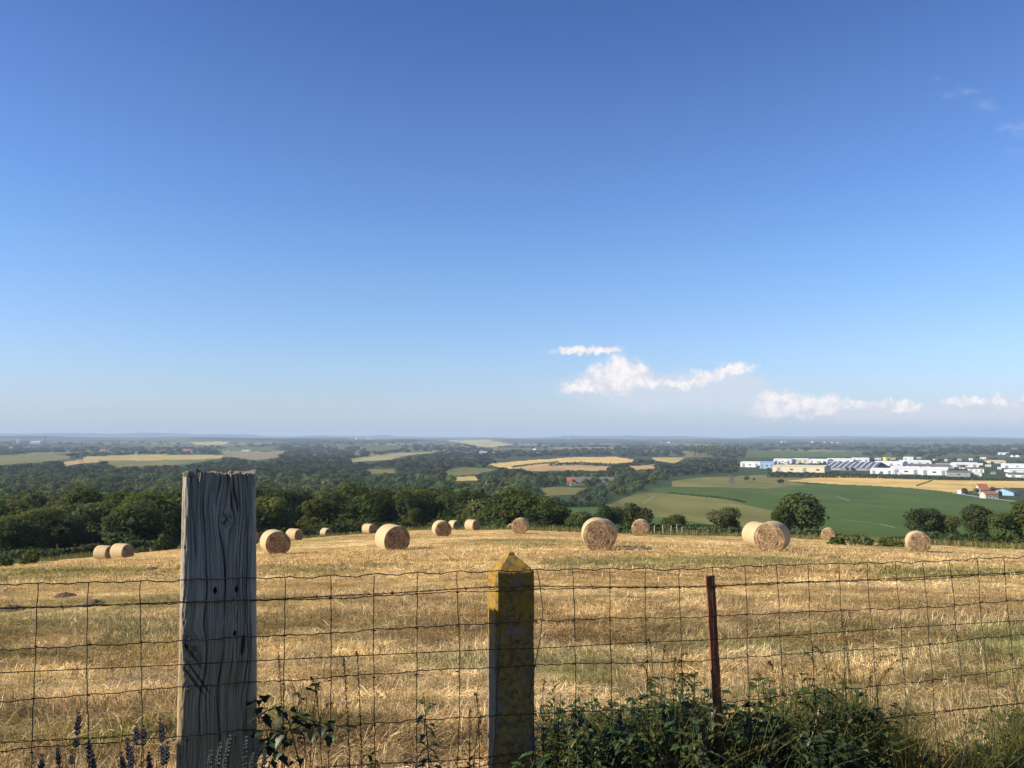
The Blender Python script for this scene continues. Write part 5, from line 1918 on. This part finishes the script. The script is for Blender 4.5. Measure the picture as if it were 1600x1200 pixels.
TGRASS = [tall_grass_mesh(770 + i) for i in range(5)]
GX_ = [845, 900, 960, 1020, 1070, 1120, 1160, 1200, 1250, 1300, 1350, 1400, 1440, 1500, 1560, 1640]
GY_ = [1100, 1075, 1070, 1060, 1030, 1055, 1050, 1035, 1015, 1015, 1025, 1075, 1120, 1130, 1080, 1050]
px_ = 850.0
while px_ < 1645:
    q = px_ + rp.uniform(-8, 8)
    px_ += rp.uniform(6, 12)
    Yf = FY0 + FS_ * s_of_px(q) + rp.uniform(-.12, .75)
    pt = at(q, np.interp(q, GX_, GY_) + abs(rp.normal()) * 28, Yf)
    h = float(pt[2]) - float(H(float(pt[0]), Yf))
    if h < .2: continue
    side_ = 'between the concrete and iron posts' if q < 1115 else ('right of the iron post' if q < 1470 else 'in the bottom right corner')
    plant(TGRASS[rp.integers(0, 5)], float(pt[0]), Yf, h * 1.05, 'tall_grass', 'tuft of tall olive grass standing through the weeds ' + side_, 'grass tuft', 'tall grass tufts ' + side_)['kind'] = 'thing'

# lavender in front of the fence
M_lav = plain('lavender_bud', (.085, .080, .088), .95, .45, 90)
M_lavp = plain('faded_lavender_bud', (.12, .125, .11), .95, .35, 90)
M_lavs = plain('lavender_stem', (.13, .15, .10), .95, .3, 40)


def lavender(px_, Y, spikes, label, seed, mat):
    r = np.random.default_rng(seed)
    b = at(px_, 1200, Y)
    z0 = float(H(b[0], Y))
    t = empty('lavender', (b[0], Y, z0), 0, label, 'lavender')
    o = np.array(t.location)
    fm = MB()
    n = 90
    blades(fm, r.normal(size=n) * .10, r.normal(size=n) * .06, np.zeros(n), r.uniform(.15, .35, n), r.uniform(.003, .005, n), r.uniform(0, 6.28, n), R_(1) * r.uniform(45, 85, n), np.tile([.7, .85, .6], (n, 1)), r.uniform(0, .05, n), r)
    fm.build('foliage', M_nettle, t)
    for (tx, ty, ln) in spikes:
        e = at(tx, ty, Y + r.normal() * .04)
        b0 = o + np.array([(e[0] - o[0]) * .55, (e[1] - o[1]) * .5, 0])
        tt = np.linspace(0, 1, 10)
        Q = b0[None] + (e - b0)[None] * tt[:, None] + np.stack([.02 * np.sin(tt * 3.1), tt * 0, tt * 0], 1) * r.normal()
        MB().tube(Q - o, np.linspace(.0016, .0010, 10), 5).build('stem', M_lavs, t, True)
        hb = MB()
        L = ln / F * Y
        tot = np.linalg.norm(e - b0)
        u = 1.0
        k = 0
        while u > 1 - L / tot:
            q = np.array([np.interp(u, tt, Q[:, i]) for i in range(3)]) - o
            rad = .0066 * (.55 + .45 * min(1, k / 3)) * r.uniform(.8, 1.15)
            for a in np.arange(6) * math.pi / 3 + r.uniform(0, 1):
                c = q + np.array([math.cos(a), math.sin(a), 0]) * rad * .7
                d = np.array([math.cos(a) * .5, math.sin(a) * .5, .8]) * rad * 1.5
                hb.tube([c - d * .6, c, c + d * .7], [rad * .25, rad * .48, rad * .12], 5)
            u -= rad * 1.7 / tot * (1 if k % 5 else 1.9)
            k += 1
        hb.build('flower_spike', mat, t)
    return t


lavender(120, 2.30, [(124, 1114, 50), (66, 1180, 30), (90, 1164, 40), (139, 1158, 40), (146, 1180, 24), (112, 1176, 20)], 'left lavender clump with one tall dark spike at the bottom left', 821, M_lav)
lavender(220, 2.34, [(198, 1154, 46), (213, 1132, 36), (224, 1134, 34), (250, 1124, 70), (207, 1168, 34), (232, 1176, 30), (188, 1176, 26), (262, 1160, 34)], 'right lavender clump with several dark spikes left of the wooden post', 822, M_lav)
lavender(350, 2.25, [(330, 1174, 46), (345, 1162, 44), (360, 1150, 40), (385, 1152, 40), (352, 1180, 30)], 'faded grey green lavender spikes in front of the wooden post foot', 823, M_lavp)
lavender(410, 2.6, [(404, 1160, 44), (414, 1166, 40), (396, 1178, 30)], 'faded lavender spikes at the lower right edge of the wooden post', 824, M_lavp)

# ------------------------------------------------------------------ the garden hedge and tree on the left that shade the fence
def side_bush(x, y, R, h, label, seed, n=2600, leafs=.09, name='garden_bush', cat='bush'):
    r = np.random.default_rng(seed)
    z = float(H(x, y))
    t = empty(name, (x, y, z - .1), 0, label, cat)
    V, f, c = crown(r, R, h, .05, n, leafs, 22, .95, .42)
    MB().add(V, f, c).build('foliage', M_shrub, t)
    trunk_mb(r, h * .7, .05, 5, .8).build('stem', M_bark, t)
    return t


HEDGE_TOP = .86
for i, (x, y) in enumerate([(-3.6, 2.1), (-3.6, 1.1), (-3.6, .1)]):
    side_bush(x, y, .85, HEDGE_TOP + .12 * (i == 1) - float(H(x, y)), ['green garden bush beside the fence, outside the left of the picture', 'taller green garden bush, middle of three left of the camera', 'green garden bush nearest the camera on its left'][i], 831 + i, 5000)
for i, (x, y) in enumerate([(-7.5, -4.6), (-4.6, -5.0), (-1.6, -5.1), (1.5, -5.0), (4.6, -4.9), (7.6, -4.4)]):  # unseen bushes added behind the camera to block blue sky fill
    side_bush(x, y, 1.9, 3.6 + .3 * (i % 2) - float(H(x, y)) - 1.4, 'unseen tall hedge bush added behind the camera to cut sky fill, ' + ['far left', 'left', 'left of the middle', 'right of the middle', 'right', 'far right'][i] + ' of six', 861 + i, 4200, .15, 'added_hedge_bush')
tz = float(H(-9.5, -.2))
t = empty('garden_tree', (-9.5, -.2, tz - .1), 0, 'leafy garden tree standing left of the camera, shading the fence foot', 'tree')
r = np.random.default_rng(841)
V, f, c = crown(r, 1.75, 3.4, 6.6 - tz, 6500, .16, 24, .9, .42)
MB().add(V, f, c).build('crown', M_tree, t)
trunk_mb(r, 8.0 - tz, .14, 4, .25).build('trunk', M_bark, t)

# ------------------------------------------------------------------ air
hz = bpy.data.materials.new('haze_air')
hz.use_nodes = True
nt = hz.node_tree
nt.nodes.remove(nt.nodes['Principled BSDF'])
pv = nt.nodes.new('ShaderNodeVolumePrincipled')
HAZE = 9.0e-5
pv.inputs['Color'].default_value = (.66, .82, 1.0, 1)
pv.inputs['Density'].default_value = HAZE
pv.inputs['Density Attribute'].default_value = ''
pv.inputs['Color Attribute'].default_value = ''
pv.inputs['Temperature Attribute'].default_value = ''
pv.inputs['Anisotropy'].default_value = .0
nt.links.new(pv.outputs[0], nt.nodes['Material Output'].inputs['Volume'])
zlo, zhi = float(GZ.min()) - 3, float(GZ.max()) + 25
o = MB().box(-19000, 19000, -19000, 19000, zlo, zhi).build('haze', hz)
tag(o, 'thin pale summer haze filling the whole valley', 'haze', kind='stuff')

# ------------------------------------------------------------------ sky, clouds, sun
SUN_EL, SUN_AZ = R_(31), R_(-104)      # azimuth from +Y, clockwise positive: the sun stands to the left
w = bpy.data.worlds.new('World')
sc.world = w
w.use_nodes = True
t = NT(w.node_tree)
bg = w.node_tree.nodes['Background']
sky = t.node('ShaderNodeTexSky', sky_type='NISHITA')
sky.sun_disc = False
sky.sun_elevation = SUN_EL
sky.sun_rotation = SUN_AZ
sky.altitude = 60
sky.air_density = 1.0
sky.dust_density = .25
sky.ozone_density = 4.0
EXPO = .65
STR = .0955
co = t.node('ShaderNodeTexCoord').outputs['Generated']
s = t.node('ShaderNodeSeparateXYZ'); t.link(co, s.inputs[0])
x_, y_, z_ = s.outputs
yy = t.math('MAXIMUM', y_, .02)
U = t.math('DIVIDE', x_, yy)
Wv = t.math('DIVIDE', z_, yy)
front = t.step(.15, .3, y_)
el = z_
cv = t.node('ShaderNodeCombineXYZ')
t.link(U, cv.inputs[0]); t.link(Wv, cv.inputs[1])
uv = cv.outputs[0]
n_big = t.noise(26, uv, 7, .62, .4)
n_fine = t.noise(75, uv, 6, .62, .2)
mpn = t.node('ShaderNodeMapping'); mpn.inputs['Scale'].default_value = (1, 3.2, 1); t.link(uv, mpn.inputs[0])
n_str = t.noise(20, mpn.outputs[0], 7, .65, .5)


nc = t.node('ShaderNodeTexNoise'); nc.inputs['Scale'].default_value = 55; nc.inputs['Detail'].default_value = 5; nc.inputs['Roughness'].default_value = .6
t.link(uv, nc.inputs['Vector'])
sw_ = t.node('ShaderNodeSeparateXYZ'); t.link(nc.outputs[1], sw_.inputs[0])
U = t.math('ADD', U, t.math('MULTIPLY', t.math('SUBTRACT', sw_.outputs[0], .5), .036))
Wv = t.math('ADD', Wv, t.math('MULTIPLY', t.math('SUBTRACT', sw_.outputs[1], .5), .026))
nc2 = t.node('ShaderNodeTexNoise'); nc2.inputs['Scale'].default_value = 150; nc2.inputs['Detail'].default_value = 4; nc2.inputs['Roughness'].default_value = .6
t.link(uv, nc2.inputs['Vector'])
sw2 = t.node('ShaderNodeSeparateXYZ'); t.link(nc2.outputs[1], sw2.inputs[0])
U = t.math('ADD', U, t.math('MULTIPLY', t.math('SUBTRACT', sw2.outputs[0], .5), .012))
Wv = t.math('ADD', Wv, t.math('MULTIPLY', t.math('SUBTRACT', sw2.outputs[1], .5), .010))


def blob(px_, py_, rx, ry, flat=1.0):
    d = ray(px_, py_)
    u0, w0 = d[0] / d[1], d[2] / d[1]
    dx = t.math('DIVIDE', t.math('SUBTRACT', U, float(u0)), rx / F)
    dy = t.math('DIVIDE', t.math('SUBTRACT', Wv, float(w0)), ry / F)
    if flat != 1.0:            # flatter base: the lower half falls off faster
        dy = t.math('MULTIPLY', dy, t.math('MULTIPLY_ADD', t.math('LESS_THAN', dy, 0.0), flat - 1.0, 1.0))
    r2 = t.math('ADD', t.math('MULTIPLY', dx, dx), t.math('MULTIPLY', dy, dy))
    return t.math('EXPONENT', t.math('MULTIPLY', r2, -1.0))


def summed(L):
    a = L[0]
    for b_ in L[1:]: a = t.math('ADD', a, b_)
    return a


puff = summed([blob(1372, 633, 34, 4), blob(1530, 629, 40, 4), blob(905, 548, 36, 4), blob(948, 547, 18, 4), blob(1030, 600, 34, 6), blob(1070, 598, 26, 6), blob(905, 606, 26, 6), blob(972, 574, 30, 16, 1.2), blob(945, 592, 36, 16), blob(990, 582, 24, 16), blob(958, 605, 30, 9), blob(1145, 578, 20, 9, 1.3), blob(1112, 588, 32, 9), blob(1165, 576, 16, 7),
               blob(1200, 629, 24, 15), blob(1238, 632, 26, 14), blob(1270, 634, 24, 13), blob(1298, 630, 16, 14), blob(1232, 644, 44, 8),
               blob(1345, 631, 14, 7), blob(1400, 634, 28, 7), blob(1425, 637, 16, 6), blob(1498, 625, 22, 7), blob(1560, 623, 13, 8), blob(1592, 627, 16, 8), blob(1640, 624, 22, 8), blob(1700, 628, 40, 9)])
thin = summed([blob(1060, 600, 60, 10), blob(1120, 596, 60, 12), blob(985, 596, 50, 14), blob(915, 548, 44, 6), blob(950, 547, 20, 5), blob(1010, 602, 120, 10), blob(1090, 606, 80, 16), blob(925, 606, 40, 8), blob(1180, 632, 50, 18), blob(1330, 646, 90, 12), blob(1480, 645, 150, 14), blob(1030, 622, 110, 22), blob(1600, 640, 90, 18)])
wisp = summed([blob(1458, 123, 18, 7), blob(1475, 148, 26, 10), blob(1515, 140, 14, 9), blob(1580, 200, 34, 10), blob(1592, 232, 30, 12), blob(1545, 165, 26, 14), blob(1224, 195, 8, 4), blob(1660, 190, 60, 30)])
nz = t.math('ADD', t.math('MULTIPLY', n_big, .6), t.math('MULTIPLY', n_fine, .4))
cl = t.step(.04, .92, t.math('ADD', puff, t.math('MULTIPLY', t.math('SUBTRACT', nz, .5), 1.7)))
cl = t.math('MULTIPLY', cl, t.step(.03, .22, puff))
th = t.math('MULTIPLY', t.step(.0, 1.0, t.math('MULTIPLY', thin, t.math('MULTIPLY_ADD', n_str, 2.5, -.1))), .62)
ws = t.math('MULTIPLY', t.step(.15, 1.1, t.math('MULTIPLY', wisp, t.math('MULTIPLY_ADD', n_str, 3.0, -.8))), .17)
# light and shade in the cumulus
shade = t.step(.34, .60, t.math('ADD', t.math('MULTIPLY', n_fine, .55), t.math('MULTIPLY', n_big, .45)))
k = 1 / (STR * 2 ** EXPO)
ccol = t.mix(shade, (.68 * k, .70 * k, .79 * k), (1.10 * k, 1.03 * k, 1.0 * k))
hcol = (.385 * k, .490 * k, .650 * k)
# low summer murk towards the horizon
murk = t.math('MULTIPLY', t.math('EXPONENT', t.math('MULTIPLY', t.math('MAXIMUM', el, 0.0), -21.0)), .80)
deep = t.ramp(el, [(.0, (.93, .97, 1.05)), (.05, (.90, .92, 1.09)), (.104, (.88, .94, 1.11)), (.202, (.80, .94, 1.14)), (.283, (.71, .87, 1.16)), (.358, (.655, .80, 1.09)), (.469, (.51, .67, 1.0)), (.8, (.45, .6, .95))])
c = t.mix(1.0, sky.outputs[0], deep, 'MULTIPLY')
c = t.mix(murk, c, hcol)
c = t.mix(t.math('MULTIPLY', th, front), c, (.76 * k, .77 * k, .85 * k))
c = t.mix(t.math('MULTIPLY', ws, front), c, (.60 * k, .68 * k, .85 * k))
c = t.mix(t.math('MULTIPLY', t.math('MULTIPLY', cl, .93), front), c, ccol)
t.link(c, bg.inputs['Color'])
bg.inputs['Strength'].default_value = STR

sl = bpy.data.lights.new('sun', 'SUN')
sl.energy = 5.0
sl.angle = R_(.53)
sl.color = (1.0, .90, .74)
so = bpy.data.objects.new('sun', sl)
COL.objects.link(so)
to_sun = Vector((math.sin(SUN_AZ) * math.cos(SUN_EL), math.cos(SUN_AZ) * math.cos(SUN_EL), math.sin(SUN_EL)))
so.rotation_euler = to_sun.to_track_quat('Z', 'Y').to_euler()

sc.render.engine = 'CYCLES'
sc.view_settings.view_transform = 'Standard'
sc.view_settings.look = 'None'
sc.view_settings.exposure = EXPO
sc.view_settings.gamma = 1.0
cy_ = sc.cycles
cy_.use_denoising = True
cy_.max_bounces = 6
cy_.diffuse_bounces = 3
cy_.glossy_bounces = 2
cy_.transmission_bounces = 3
cy_.transparent_max_bounces = 4
cy_.volume_bounces = 0
cy_.caustics_reflective = False
cy_.caustics_refractive = False
